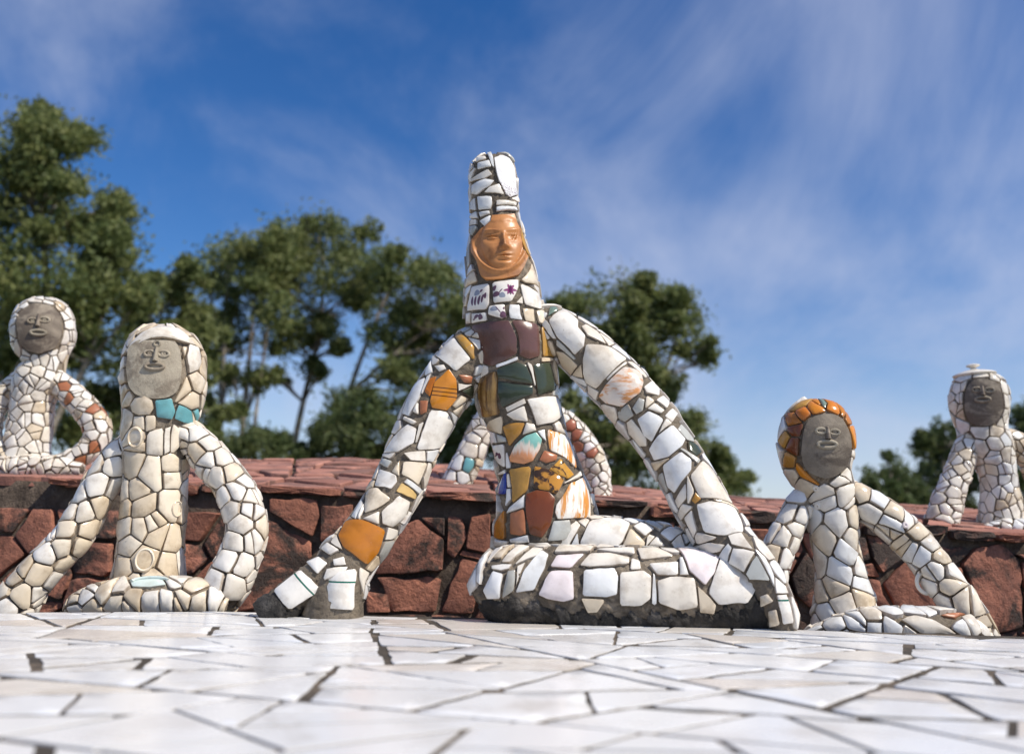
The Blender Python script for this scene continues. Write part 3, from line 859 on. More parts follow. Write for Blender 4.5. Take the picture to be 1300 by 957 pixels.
        nv = [(-w * .7, L / 2, 0), (w * .7, L / 2, 0), (w * 1.5, -L / 2, 0), (-w * 1.5, -L / 2, 0), (-w * .4, L / 2 * .95, 1.8 * k * sc), (w * .4, L / 2 * .95, 1.8 * k * sc), (w * .9, -L / 2, 5 * k * sc), (-w * .9, -L / 2, 5 * k * sc), (0, -L / 2 * .9, 6 * k * sc)]
        nv = [(a, b, z - 0.6 * sc if z == 0 else z) for a, b, z in nv]
        nf = [(0, 1, 5, 4), (1, 2, 6, 5), (2, 3, 7, 6), (3, 0, 4, 7), (4, 5, 8), (5, 6, 8), (6, 7, 8), (7, 4, 8)]
        s.feature(o, pl, fr, u0, (v0 + v1) / 2, 'nose', (nv, nf), fm if mat == 'clay_pale' else mat)
        s.feature(o, pl, fr, mouth[0], mouth[1], 'mouth', ring_mesh(mw * sc, mw * .36 * sc, 1.9 * k * sc, 26, 8), fm, 0.4 * sc)
        if bindi: s.feature(o, pl, fr, bindi[0], bindi[1], 'forehead_mark', ring_mesh(3.6 * sc, 3.6 * sc, 1.5 * sc, 18, 7), fm, 0.5 * sc)
        return o

def foot(x, y): return (x, y, ground_z(x, y))
# ---- the tall central figure
YT = 1.86
torso = Tube([(u, v, YT + dy, hw) for u, v, hw, dy in [(623, 198, 5, 0), (623, 202, 20, 0), (624, 209, 28, 0), (625, 225, 31.5, 0), (627, 255, 32, 0), (629, 285, 34, 0), (632, 325, 41, 0), (636, 350, 46, 0), (638, 380, 50, 0), (640, 405, 53, 0), (648, 430, 53, 0), (653, 455, 52, 0), (656, 480, 53, 0), (658, 508, 53, 0), (667, 535, 49, 0), (672, 560, 49, 0), (680, 585, 52, 0), (686, 610, 56, 0), (691, 640, 64, 0), (694, 668, 68, 0), (695, 710, 70, 0), (695, 775, 70, 0)]], ratio=0.9, nt=56)
rarm = Tube([(u, v, Y, hw) for u, v, Y, hw in [(672, 412, 1.86, 22), (698, 418, 1.86, 31), (726, 434, 1.85, 34), (760, 464, 1.845, 36), (796, 502, 1.83, 37), (829, 541, 1.82, 37), (857, 582, 1.81, 35), (880, 622, 1.79, 36), (902, 660, 1.77, 37), (924, 692, 1.75, 37), (949, 716, 1.72, 33), (972, 744, 1.70, 28), (988, 775, 1.69, 24), (996, 808, 1.69, 20)]], nt=44)
larm = Tube([(u, v, Y, hw) for u, v, Y, hw in [(622, 432, 1.86, 28), (600, 450, 1.86, 36), (575, 480, 1.855, 37), (548, 521, 1.85, 36), (525, 568, 1.84, 33.5), (502, 622, 1.82, 34), (476, 666, 1.80, 34), (452, 698, 1.78, 36), (432, 728, 1.77, 40), (424, 760, 1.765, 42), (420, 790, 1.765, 44)]], nt=44)
fing1 = Tube([(448, 700, 1.77, 22), (422, 718, 1.755, 24), (390, 742, 1.745, 26), (362, 764, 1.74, 26), (340, 785, 1.74, 27)], nt=32)
fing2 = Tube([(446, 700, 1.755, 20), (440, 725, 1.745, 24), (435, 750, 1.74, 25), (433, 790, 1.74, 24)], nt=32)
base = Tube([(u, v, Y, hw) for u, v, Y, hw in [(606, 756, 1.76, 14), (614, 752, 1.755, 36), (640, 747, 1.75, 52), (690, 746, 1.745, 55), (760, 748, 1.74, 56), (830, 750, 1.74, 56), (900, 755, 1.74, 56), (945, 762, 1.735, 50), (980, 776, 1.73, 36), (1002, 790, 1.73, 16)]], ratio=0.8, nt=80)
calf = Tube([(u, v, Y, hw) for u, v, Y, hw in [(690, 690, 1.82, 24), (720, 688, 1.815, 33), (770, 690, 1.81, 35), (820, 694, 1.81, 33), (865, 700, 1.81, 28), (890, 706, 1.81, 18)]], nt=40)
WP = ['white'] * 6 + ['cream', 'cool', 'cool', 'grey']
fig = Figure('mosaic_figure', 'tall mosaic figure in a white conical hat with a glazed orange face', foot(0.04, 1.84),
             [('torso', torso, 0.062, WP, 0.0014), ('arm', rarm, 0.056, WP, 0.0014), ('arm', larm, 0.052, WP + ['cream'], 0.0015), ('finger', fing1, None, ['white'], 0.003), ('finger', fing2, None, ['white'], 0.003), ('leg', base, 0.06, WP, 0.002), ('leg', calf, 0.05, WP, 0.0014)])
CA, SA = (540, 180), 3.986; CB, CC, SC_, CD, SD, CE, SE = (560, 380), (580, 580), 2.955, (330, 400), 2.455, (680, 370), 2.9
# face mask
FO, FS = (585, 260), 8.7
mask = crop(FO, FS, [(345, 130), (460, 122), (585, 130), (610, 220), (650, 330), (680, 540), (740, 610), (700, 700), (640, 790), (450, 830), (280, 840), (220, 800), (180, 650), (120, 560), (125, 430), (150, 390), (230, 280), (330, 210)])
def g2(x, y, a, b, sx_, sy_): return math.exp(-((x - a) / sx_) ** 2 - ((y - b) / sy_) ** 2)
def face_h(u, v):
    x, y = (u - FO[0]) * FS, (v - FO[1]) * FS
    e = ((x - 450) / 222) ** 2 + ((y - 430) / 300) ** 2
    h = 62 * math.sqrt(max(0.0, 1 - e)) if e < 1 else 0.0
    e2 = math.sqrt(((x - 430) / 300) ** 2 + ((y - 430) / 325) ** 2)
    if y > 420: h += 34 * math.exp(-((e2 - 0.985) / 0.07) ** 2) * min(1, (y - 420) / 120)
    t = min(1, max(0, (y - 340) / 180)); xc = 466 + 16 * t; wd = 22 + 12 * t
    if y > 320: h += (20 + 58 * t) * math.exp(-((x - xc) / wd) ** 2) * (1 / (1 + math.exp((y - 528) / 7))) * min(1, (y - 320) / 40)
    h += 22 * g2(x, y, 440, 512, 26, 18) + 22 * g2(x, y, 520, 512, 26, 18)
    for a in (342, 590):
        h += -46 * g2(x, y, a, 394, 84, 42) + 40 * g2(x, y, a, 397, 46, 20) - 20 * g2(x, y, a, 380, 60, 6) + 20 * g2(x, y, a, 366, 66, 8) - 12 * g2(x, y, a, 416, 50, 6) + 12 * g2(x, y, a, 428, 55, 8)
        h += 20 * g2(x, y, a, 322, 90, 15)
    h += 24 * g2(x, y, 480, 578, 58, 13) + 26 * g2(x, y, 480, 614, 46, 14) - 24 * g2(x, y, 480, 596, 62, 6) - 16 * g2(x, y, 480, 640, 60, 12)
    h += 18 * g2(x, y, 480, 678, 70, 28) + 10 * g2(x, y, 345, 520, 70, 60) + 8 * g2(x, y, 600, 520, 55, 60)
    h += 9 / (1 + math.exp((y - 218 - 8 * math.sin(x / 14)) / 6))
    return h / FS
fig.panel(mask, 'face_glaze', face_h, rings=44, segs=110, flat=0.45, off=0.0055)
A_ = [('sprig', [(345, 85), (375, 72), (415, 85), (445, 125), (460, 200), (470, 270), (478, 300), (425, 285), (405, 270), (385, 230), (370, 200), (360, 170), (350, 120)]),
      ('white', [(265, 88), (305, 80), (312, 92), (262, 108)]), ('cool', [(268, 112), (325, 97), (335, 130), (268, 145)]), ('white', [(215, 130), (250, 105), (262, 112), (222, 138)]),
      ('cool', [(217, 165), (262, 132), (235, 205), (220, 215)]), ('white', [(228, 215), (270, 170), (320, 143), (340, 170), (300, 190)]), ('cool', [(240, 225), (305, 190), (350, 200), (330, 225), (265, 272), (240, 265)]),
      ('white', [(300, 260), (325, 232), (372, 215), (397, 272)]), ('cool', [(222, 290), (258, 285), (262, 350), (225, 365)]), ('cool', [(268, 280), (335, 280), (340, 315), (330, 345), (275, 350)]),
      ('cool', [(275, 360), (325, 352), (328, 368), (282, 385)]), ('white', [(358, 300), (455, 312), (450, 328), (358, 325)]), ('cool', [(358, 332), (455, 334), (460, 352), (358, 357)]),
      ('cool', [(225, 370), (265, 355), (272, 390), (228, 398)]), ('cool', [(278, 405), (330, 375), (335, 405), (305, 435)]), ('grey', [(232, 430), (262, 425), (268, 440), (245, 480), (235, 470)]),
      ('gold', [(472, 420), (492, 440), (530, 575), (530, 600), (505, 560), (480, 500)]), ('cream', [(200, 570), (232, 560), (248, 640), (200, 670)]), ('white', [(205, 470), (225, 440), (226, 550), (205, 565)]),
      ('cream', [(195, 690), (252, 655), (268, 710), (200, 765)]), ('cream', [(480, 700), (530, 615), (575, 690), (585, 760), (500, 715)]), ('white', [(475, 720), (580, 765), (590, 830), (575, 850), (500, 825)]),
      ('floral_a', [(240, 735), (325, 718), (325, 825), (310, 850), (220, 860), (218, 840)]), ('floral_b', [(340, 715), (468, 700), (468, 740), (435, 810), (345, 820)]), ('white', [(455, 815), (488, 780), (490, 825)]),
      ('floral_c', [(325, 835), (400, 825), (412, 890), (390, 895), (320, 875)]), ('cool', [(425, 825), (475, 828), (490, 905), (428, 895)]), ('cream', [(490, 845), (545, 850), (550, 915), (505, 910)]),
      ('cream', [(555, 860), (590, 855), (612, 945), (570, 915)]), ('floral_d', [(240, 870), (312, 865), (315, 905), (240, 920)]), ('cream', [(195, 815), (225, 770), (215, 835), (198, 850)]), ('white', [(190, 880), (215, 860), (195, 935), (182, 930)])]
B_ = [('plum', [(160, 130), (250, 110), (345, 105), (385, 200), (385, 275), (330, 310), (260, 340), (215, 325), (175, 270)]), ('plum', [(355, 107), (485, 130), (495, 290), (440, 305), (395, 285), (392, 200)]),
      ('gold', [(500, 140), (540, 145), (572, 230), (570, 310), (545, 290), (510, 290)]), ('olive', [(285, 355), (385, 318), (430, 335), (462, 430), (380, 420), (290, 400)]),
      ('olive', [(290, 415), (380, 430), (465, 440), (465, 480), (310, 550), (290, 480)]), ('olive', [(460, 330), (545, 320), (575, 430), (560, 465), (490, 490), (478, 420)]),
      ('bronze', [(162, 385), (280, 360), (290, 420), (300, 580), (215, 620), (185, 520)]), ('cream', [(165, 330), (185, 318), (208, 340), (205, 368), (162, 380)]),
      ('white', [(430, 505), (575, 495), (605, 530), (625, 600), (560, 625), (480, 640), (455, 560)]), ('white', [(330, 580), (420, 535), (440, 620), (370, 610)]), ('cream', [(230, 650), (250, 610), (312, 585), (312, 685), (240, 680)]),
      ('mustard', [(315, 645), (350, 625), (425, 625), (405, 680), (350, 745)]), ('floral_d', [(245, 690), (325, 730), (330, 850), (265, 865)]), ('shell', [(350, 800), (375, 740), (430, 690), (480, 672), (510, 710), (500, 760), (465, 820), (420, 835), (355, 822)]),
      ('cool', [(485, 668), (520, 658), (530, 725)]), ('pearl', [(535, 655), (640, 650), (670, 700), (690, 800), (680, 860), (625, 805), (545, 765)]), ('terra', [(495, 815), (520, 765), (585, 790), (580, 815), (530, 830)]),
      ('tortoise', [(545, 860), (600, 805), (668, 890), (640, 910), (590, 890)]), ('white', [(275, 880), (330, 860), (335, 880), (275, 905)]), ('gold', [(575, 390), (590, 395), (595, 440), (585, 440)])]
C_ = [('mustard', [(200, 45), (278, 35), (265, 130), (212, 175)]), ('tortoise', [(290, 35), (340, 45), (400, 85), (375, 140), (340, 130), (287, 118)]), ('pearl', [(370, 180), (420, 100), (470, 75), (495, 160), (497, 228), (375, 235), (365, 210)]),
      ('brown', [(262, 140), (300, 125), (345, 132), (368, 155), (350, 260), (320, 305), (275, 290), (260, 200)]), ('terra', [(205, 210), (255, 195), (262, 290), (240, 295), (205, 290)]), ('amber', [(135, 250), (185, 195), (185, 310), (135, 325)]),
      ('blue', [(140, 95), (188, 50), (190, 140), (140, 200)]), ('white', [(478, 80), (497, 90), (540, 230), (507, 230)])]
C2_ = [('white', [(345, 290), (390, 245), (440, 240), (465, 260), (420, 335), (360, 330)]), ('white', [(462, 320), (500, 245), (600, 235), (650, 255), (620, 320), (590, 345), (465, 345)]), ('cream', [(615, 340), (650, 270), (705, 320), (700, 345)]),
       ('white', [(660, 265), (690, 250), (740, 275), (705, 300)]), ('white', [(715, 335), (750, 298), (780, 335)]), ('cool', [(760, 290), (800, 265), (865, 285), (800, 320)])]
C3_ = [('white', [(270, 325), (340, 320), (365, 345), (320, 350)]), ('cream', [(140, 385), (215, 320), (235, 330), (170, 385)]), ('white', [(170, 400), (240, 340), (275, 345), (200, 400)]), ('white', [(215, 410), (290, 345), (325, 350), (300, 375)]),
       ('cool', [(90, 380), (130, 335), (135, 360), (95, 480), (85, 470)]), ('cool', [(105, 500), (140, 430), (175, 440), (165, 530), (120, 530)]), ('grey', [(172, 530), (192, 430), (220, 425), (215, 500)]), ('cool', [(220, 510), (250, 430), (320, 355), (345, 370), (330, 420), (290, 500)]),
       ('pink', [(350, 415), (375, 375), (480, 370), (430, 420)]), ('pink', [(305, 515), (350, 430), (435, 430), (440, 530), (400, 540), (340, 530)]), ('white', [(365, 365), (385, 340), (515, 345), (500, 362)]), ('white', [(460, 410), (500, 368), (570, 366), (648, 382), (645, 405), (500, 415)]),
       ('white', [(520, 352), (665, 347), (668, 370), (580, 362)]), ('cool', [(475, 425), (590, 418), (605, 450), (600, 515), (560, 525), (470, 520)]), ('white', [(610, 435), (700, 428), (728, 450), (725, 530), (690, 555), (610, 555)]), ('white', [(675, 350), (745, 340), (815, 378), (690, 390)]),
       ('white', [(718, 405), (828, 398), (828, 445), (750, 445)]), ('white', [(750, 465), (800, 450), (890, 455), (903, 560), (830, 572), (755, 545)]), ('pink', [(825, 350), (990, 375), (965, 440), (930, 485), (870, 430)]), ('white', [(940, 510), (1000, 370), (1060, 345), (1150, 465), (1120, 495), (1085, 550), (980, 555)]),
       ('white', [(845, 325), (950, 318), (1010, 330), (990, 355), (860, 335)]), ('cool', [(1110, 345), (1150, 380), (1185, 450), (1188, 490)]), ('cream', [(1140, 520), (1165, 512), (1188, 540), (1145, 560)]), ('lined', [(1197, 517), (1228, 517), (1255, 620), (1222, 625), (1207, 560)]), ('cream', [(1172, 575), (1198, 568), (1212, 625), (1180, 635)])]
D_ = [('white', [(550, 130), (607, 72), (655, 135), (655, 142), (610, 178)], 0), ('gold', [(610, 70), (627, 58), (668, 100), (668, 138), (660, 138)], -.9), ('stripe', [(530, 270), (545, 210), (590, 168), (612, 200), (612, 260), (580, 298), (535, 290)], -.1),
      ('orange', [(515, 240), (533, 197), (552, 192), (530, 255)], 0), ('white', [(545, 160), (575, 156), (582, 170), (560, 178)], 0), ('terra', [(617, 185), (660, 190), (655, 212), (635, 210)], 0), ('olive', [(625, 235), (662, 217), (660, 265)], 0),
      ('cream', [(597, 300), (640, 267), (640, 315), (605, 345)], 0), ('cool', [(447, 310), (490, 212), (520, 197), (500, 260), (467, 318)], 0), ('cool', [(517, 168), (543, 135), (541, 180), (518, 192)], 0), ('terra', [(500, 268), (525, 267), (520, 303), (500, 310)], 0),
      ('white', [(530, 295), (580, 300), (597, 340), (585, 380), (560, 450), (485, 422)], 0), ('white', [(385, 440), (420, 385), (465, 340), (490, 355), (480, 400), (430, 430)], 0), ('cream', [(440, 497), (447, 457), (518, 460), (490, 530)], 0), ('cream', [(412, 490), (438, 452), (434, 503)], 0),
      ('white', [(360, 535), (377, 482), (425, 500), (428, 520), (410, 543)], 0), ('grey', [(362, 470), (387, 447), (414, 457), (400, 478)], 0), ('yellow', [(422, 550), (440, 522), (485, 557), (480, 573)], 0), ('cream', [(328, 620), (340, 547), (370, 540), (408, 575), (365, 605)], 0),
      ('white', [(380, 650), (378, 612), (430, 562), (465, 580), (450, 625), (410, 660)], 0), ('white', [(320, 636), (373, 611), (370, 653)], 0), ('cream', [(492, 570), (520, 485), (533, 485), (500, 562)], 0), ('amber', [(247, 690), (270, 648), (320, 640), (388, 670), (365, 740), (330, 778), (260, 725)], 0),
      ('white', [(187, 730), (215, 712), (250, 735), (220, 750)], 0), ('cool', [(288, 630), (330, 552), (325, 590), (300, 638)], 0), ('cool', [(195, 705), (250, 652), (263, 648), (243, 680)], 0),
      ('lined', [(148, 775), (185, 757), (212, 775), (180, 808)], -.75), ('lined', [(230, 762), (262, 754), (268, 780), (232, 782)], .1), ('lined', [(47, 862), (130, 797), (190, 850), (92, 915)], -.78), ('lined', [(205, 795), (300, 790), (290, 918), (202, 913)], -.03), ('white', [(307, 782), (338, 800), (317, 868)], 0)]
E_ = [('sage', [(30, 45), (88, 62), (82, 75), (45, 95)]), ('white', [(48, 110), (100, 72), (155, 110), (155, 135), (182, 165), (178, 205), (145, 235), (80, 170)]), ('white', [(167, 132), (182, 124), (225, 152), (258, 198), (190, 165)]), ('white', [(175, 250), (185, 195), (270, 208), (335, 255), (230, 358), (190, 335), (178, 300)]),
      ('cream', [(78, 217), (105, 222), (160, 272), (140, 320), (92, 290)]), ('blush', [(235, 385), (275, 325), (325, 280), (385, 300), (395, 340), (385, 375), (320, 425), (260, 410)]), ('white', [(395, 355), (420, 324), (460, 367), (450, 388), (405, 375)]), ('white', [(332, 262), (350, 262), (408, 318), (400, 322)]),
      ('grey', [(357, 430), (380, 392), (400, 402), (395, 440), (370, 453)]), ('white', [(440, 402), (465, 387), (505, 410), (480, 433)]), ('white', [(410, 433), (435, 412), (472, 440), (460, 450)]), ('white', [(472, 460), (500, 432), (530, 450), (500, 483)]), ('cool', [(375, 470), (415, 440), (470, 472), (430, 553), (400, 530)]),
      ('white', [(507, 480), (530, 464), (598, 520), (588, 533)]), ('white', [(502, 392), (568, 460), (578, 478), (532, 442)]), ('white', [(337, 480), (355, 467), (410, 540), (412, 568), (385, 568), (345, 520)]), ('cool', [(420, 580), (450, 530), (500, 492), (548, 545), (538, 570), (490, 610), (440, 620)]),
      ('olive', [(557, 552), (590, 542), (638, 590), (638, 622), (587, 610), (562, 590)]), ('cool', [(470, 640), (535, 590), (573, 622), (573, 660), (515, 743), (490, 720)]), ('white', [(567, 680), (610, 624), (650, 652), (683, 692), (723, 788), (640, 763), (602, 763)]), ('white', [(592, 785), (640, 772), (730, 802), (765, 890), (700, 900), (620, 885)]),
      ('mustard', [(577, 770), (590, 738), (610, 765), (587, 783)]), ('white', [(517, 770), (555, 705), (558, 760), (530, 798)]), ('white', [(610, 560), (658, 622), (676, 676), (650, 648), (630, 605)]), ('cream', [(153, 322), (218, 388), (213, 398), (157, 350)]), ('white', [(552, 832), (578, 803), (598, 878), (588, 905)])]
for m, p in A_: fig.trace(m, crop(CA, SA, p), only=0)
for m, p in B_: fig.trace(m, crop(CB, SA, p), only=0)
for m, p in C_: fig.trace(m, crop(CC, SC_, p), only=0)
for m, p in C2_: fig.trace(m, crop(CC, SC_, p), only=6)
for m, p in C3_: fig.trace(m, crop(CC, SC_, p), thick=0.006)
for m, p, a in D_: fig.trace(m, crop(CD, SD, p), angle=a, thick=0.006 if m == 'lined' else 0.0045)
for m, p in E_: fig.trace(m, crop(CE, SE, p), only=1)
fig.block([(330, 722), (470, 728), (475, 800), (330, 800)], 2)
BARE = lambda x, y: ground_z(x, y) + 0.047
SKIRT = [(590, 772), (606, 764), (640, 758), (690, 768), (735, 777), (790, 781), (850, 779), (905, 776), (945, 768), (955, 752), (985, 764), (1010, 792)]
def project(p):
    d = p - CAM; z = d @ CF; return PU + F * (d @ CR) / z, PV - F * (d @ CU) / z
def in_skirt(p):
    u, v = project(p); return 596 < u < 1000 and p[1] < 1.75 and v > np.interp(u, [q[0] for q in SKIRT], [q[1] for q in SKIRT]) - 10
fig.fill(low=BARE, veto=in_skirt)
# dark weathered cement left bare round the foot of the folded leg and the hand
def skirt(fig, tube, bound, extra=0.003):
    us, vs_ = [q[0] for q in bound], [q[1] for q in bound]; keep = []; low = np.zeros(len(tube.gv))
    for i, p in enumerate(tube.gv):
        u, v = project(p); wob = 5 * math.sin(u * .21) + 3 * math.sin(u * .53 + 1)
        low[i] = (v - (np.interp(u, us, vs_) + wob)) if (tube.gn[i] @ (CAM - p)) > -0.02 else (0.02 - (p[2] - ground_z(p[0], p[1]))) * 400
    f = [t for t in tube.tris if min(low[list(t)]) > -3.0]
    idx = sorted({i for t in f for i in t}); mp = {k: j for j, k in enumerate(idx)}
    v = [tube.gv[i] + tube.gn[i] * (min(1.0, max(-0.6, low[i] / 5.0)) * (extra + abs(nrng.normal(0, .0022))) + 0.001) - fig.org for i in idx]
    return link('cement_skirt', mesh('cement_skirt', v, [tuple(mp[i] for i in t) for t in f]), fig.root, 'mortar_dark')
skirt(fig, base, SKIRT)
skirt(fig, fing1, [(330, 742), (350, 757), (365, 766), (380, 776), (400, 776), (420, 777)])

CENTRAL = False
# ---- left figure with the pale square face and teal collar
Y1 = 1.97
C6, S6, C7, S7 = (130, 400), 2.4545, (0, 370), 2.278
t1 = Tube([(u, v, Y1, hw) for u, v, hw in [(209, 416, 6), (209, 419, 22), (208, 425, 36), (208, 437, 46), (208, 460, 51.5), (208, 490, 52), (206, 515, 49), (203, 535, 46), (199, 555, 44.5), (198, 600, 40), (195, 650, 40.5), (191, 700, 42), (188, 740, 46), (187, 790, 48)]], ratio=0.85, nt=48)
a1 = Tube([(u, v, Y, hw) for u, v, Y, hw in [(226, 545, 1.97, 18), (248, 560, 1.97, 22), (270, 585, 1.965, 24.5), (295, 617, 1.955, 26), (310, 650, 1.94, 27), (312, 680, 1.93, 28), (303, 712, 1.92, 29), (290, 740, 1.91, 31), (276, 768, 1.905, 27), (268, 795, 1.905, 22)]], nt=36)
a2 = Tube([(u, v, Y, hw) for u, v, Y, hw in [(172, 560, 1.97, 20), (150, 583, 1.965, 23), (128, 615, 1.955, 23.5), (110, 650, 1.945, 24), (90, 683, 1.93, 25), (62, 713, 1.915, 25), (36, 743, 1.905, 27), (18, 775, 1.90, 30), (10, 800, 1.90, 26)]], nt=36)
b1 = Tube([(u, v, Y, hw) for u, v, Y, hw in [(86, 775, 1.90, 8), (100, 768, 1.895, 18), (135, 762, 1.89, 26), (180, 760, 1.885, 29), (225, 760, 1.885, 29), (262, 764, 1.89, 26), (290, 772, 1.895, 18)]], ratio=1.5, nt=40)
CP = ['cream'] * 4 + ['white'] * 5
f1 = Figure('mosaic_figure', 'cream mosaic figure with a pale square face and teal collar tiles', foot(float(px(190, 770, 1.95)[0]), 1.95),
            [('torso', t1, 0.050, ['cream'] * 4 + ['white'], 0.0011), ('arm', a1, 0.043, ['white'] * 5 + ['cream'], 0.0011), ('arm', a2, 0.046, CP, 0.0011), ('leg', b1, 0.046, ['white', 'cream'], 0.0013)])
f1.clay_face((197.5, 468), 34, 38, [(191, 449.5), (208.6, 450)], (199, 441, 460), (197, 466), 'clay_pale', top=0.14, e=0.62, mw=10, bindi=(200.5, 437.5))
f1.trace('white', crop(C6, S6, [(80, 125), (100, 90), (130, 62), (190, 42), (240, 50), (285, 100), (262, 92), (190, 74), (130, 80)]), thick=0.010, flat=0, only=0)
f1.trace('white', crop(C6, S6, [(264, 94), (290, 104), (298, 150), (290, 172), (264, 184), (257, 130)]), thick=0.010, flat=0.1, only=0)
f1.trace('teal', crop(C6, S6, [(165, 265), (215, 258), (225, 300), (215, 325), (170, 318)]), thick=0.007, only=0)
f1.trace('teal', crop(C6, S6, [(226, 300), (235, 278), (272, 298), (275, 340), (250, 335), (222, 322)]), thick=0.007, only=0)
f1.trace('teal', crop(C6, S6, [(278, 300), (290, 290), (302, 315), (285, 335)]), thick=0.007, only=0)
f1.trace('cream', crop(C6, S6, [(95, 280), (108, 258), (135, 250), (157, 265), (162, 290), (150, 310), (118, 312), (100, 302)]), thick=0.008, only=0)
f1.seeds(crop(C6, S6, [(105, 378), (175, 380), (238, 380), (95, 470), (150, 497), (215, 490), (85, 325), (122, 330), (150, 330), (110, 545), (75, 555), (125, 597), (210, 595), (75, 600), (75, 665), (122, 663), (155, 652), (170, 685), (215, 700), (85, 717), (65, 785), (130, 760), (203, 780), (240, 770), (250, 230), (275, 262), (292, 215), (308, 165), (308, 250), (60, 390), (247, 605), (255, 540), (68, 190), (75, 245), (66, 160)]), only=0)
f1.seeds(crop(C6, S6, [(295, 370), (328, 358), (328, 402), (300, 425), (375, 445), (325, 455), (355, 505), (410, 490), (420, 550), (385, 570), (400, 605), (445, 520), (468, 570), (470, 610), (440, 655), (412, 705), (470, 700), (393, 762), (440, 780), (350, 840), (410, 850), (495, 660), (380, 675), (350, 580), (320, 490), (385, 410)]), only=1)
f1.seeds(crop(C7, S7, [(325, 460), (280, 500), (330, 500), (280, 560), (325, 570), (230, 585), (205, 640), (245, 640), (290, 620), (300, 650), (190, 690), (255, 690), (230, 735), (180, 740), (135, 760), (190, 785), (70, 800), (110, 815), (150, 835), (40, 830), (60, 880), (10, 870), (110, 880), (15, 910)]), only=2)
f1.trace('paleteal', crop(C6, S6, [(85, 832), (125, 818), (200, 815), (200, 845), (150, 852), (95, 850)]), thick=0.006, only=3)
f1.seeds(crop(C6, S6, [(40, 895), (90, 903), (155, 905), (205, 895), (240, 890), (305, 900), (345, 895), (385, 910), (240, 832), (50, 852), (280, 840), (20, 860)]), only=3)
f1.fill(thick=0.006, flat=0.3, low=lambda x, y: ground_z(x, y) + 0.005)
def stuck(fig, pi, u, v, name, vf, mat, lift=0.0, rot=0.0):
    """a small piece set onto a part at a pixel"""
    p = fig.parts[pi]; h = p['t'].hit(u, v)
    if not h: return
    P, N = p['t'].ev(h[0][0], h[0][1]); P, N = P[0] + N[0] * lift, N[0]
    X = CR - N * float(CR @ N); X /= np.linalg.norm(X); Yv = np.cross(N, X)
    if rot: X, Yv = X * math.cos(rot) + Yv * math.sin(rot), Yv * math.cos(rot) - X * math.sin(rot)
    q = P - fig.org
    M = Matrix(((X[0], Yv[0], N[0], q[0]), (X[1], Yv[1], N[1], q[1]), (X[2], Yv[2], N[2], q[2]), (0, 0, 0, 1)))
    me = mesh(name, vf[0], vf[1], True, 50); me.attributes.new('edge', 'FLOAT', 'POINT')
    return link(name, me, p['o'], mat, M)
s1 = mpp(px(200, 600, 1.9))
def cup_base(r, k=1.0):
    v, f = lathe([(x * r, z * r) for x, z in [(1.0, -.25), (1.0, .10), (.96, .22), (.86, .26), (.78, .20), (.72, .06), (.55, .02), (.2, .04), (.02, .05)]], 24)
    return [(x * k, y, z) for x, y, z in v], f
for u, v_, r, k in ((174, 555, 14, .75), (184, 711, 15, .8), (222, 646, 11, .8), (150, 628, 9, 1)):
    stuck(f1, 0, u, v_, 'cup_base', cup_base(r * s1, k), 'cream', 0.005)
stuck(f1, 3, 190, 741, 'saucer_rim', ring_mesh(22 * s1, 9 * s1, 2.0 * s1, 22, 8, 0.2, 3.0), 'paleteal', 0.006)

# ---- right figure with the orange mosaic head
Y2 = 1.97
C8, S8 = (960, 490), 2.9
t2 = Tube([(u, v, Y2, hw) for u, v, hw in [(1036, 509, 5), (1036, 512, 20), (1036, 519, 32), (1036, 530, 41), (1036, 546, 46.5), (1036, 566, 48), (1038, 588, 45), (1043, 606, 39), (1049, 620, 37), (1055, 645, 33), (1058, 670, 31), (1062, 700, 30), (1068, 730, 32), (1072, 760, 38), (1073, 785, 42), (1073, 815, 44)]], ratio=0.9, nt=44)
a3 = Tube([(u, v, Y, hw) for u, v, Y, hw in [(1056, 620, 1.97, 16), (1078, 628, 1.97, 21), (1102, 643, 1.965, 24), (1129, 661, 1.955, 25), (1156, 686, 1.945, 25), (1180, 715, 1.93, 25), (1201, 743, 1.915, 25), (1222, 772, 1.90, 25), (1242, 798, 1.895, 23), (1256, 822, 1.895, 18)]], nt=36)
a4 = Tube([(u, v, Y, hw) for u, v, Y, hw in [(1035, 622, 1.97, 16), (1018, 638, 1.97, 19), (1007, 657, 1.965, 20), (996, 682, 1.955, 21), (985, 708, 1.945, 21), (978, 738, 1.935, 21), (974, 770, 1.93, 20), (972, 800, 1.93, 18)]], nt=36)
b2 = Tube([(u, v, Y, hw) for u, v, Y, hw in [(1022, 806, 1.90, 6), (1040, 802, 1.895, 13), (1090, 796, 1.885, 24), (1150, 795, 1.88, 27), (1205, 797, 1.88, 26), (1240, 806, 1.885, 18), (1262, 814, 1.89, 8)]], ratio=1.6, nt=40)
f2 = Figure('mosaic_figure', 'white mosaic figure with orange tiles ringing its dark grey face', foot(float(px(1073, 790, 1.97)[0]), 1.97),
            [('torso', t2, 0.052, WP, 0.0011), ('arm', a3, 0.046, ['white'] * 4 + ['cream', 'cream', 'cool'], 0.0011), ('arm', a4, 0.046, WP, 0.0011), ('leg', b2, 0.036, ['white', 'white', 'cool'], 0.0011)])
f2.clay_face((1047, 566), 30.5, 41, [(1041, 547), (1058, 548.6)], (1049.7, 541, 557), (1049, 564), 'clay', mw=10.5, es=5)
OR = ['orange', 'orange', 'mustard', 'amber']
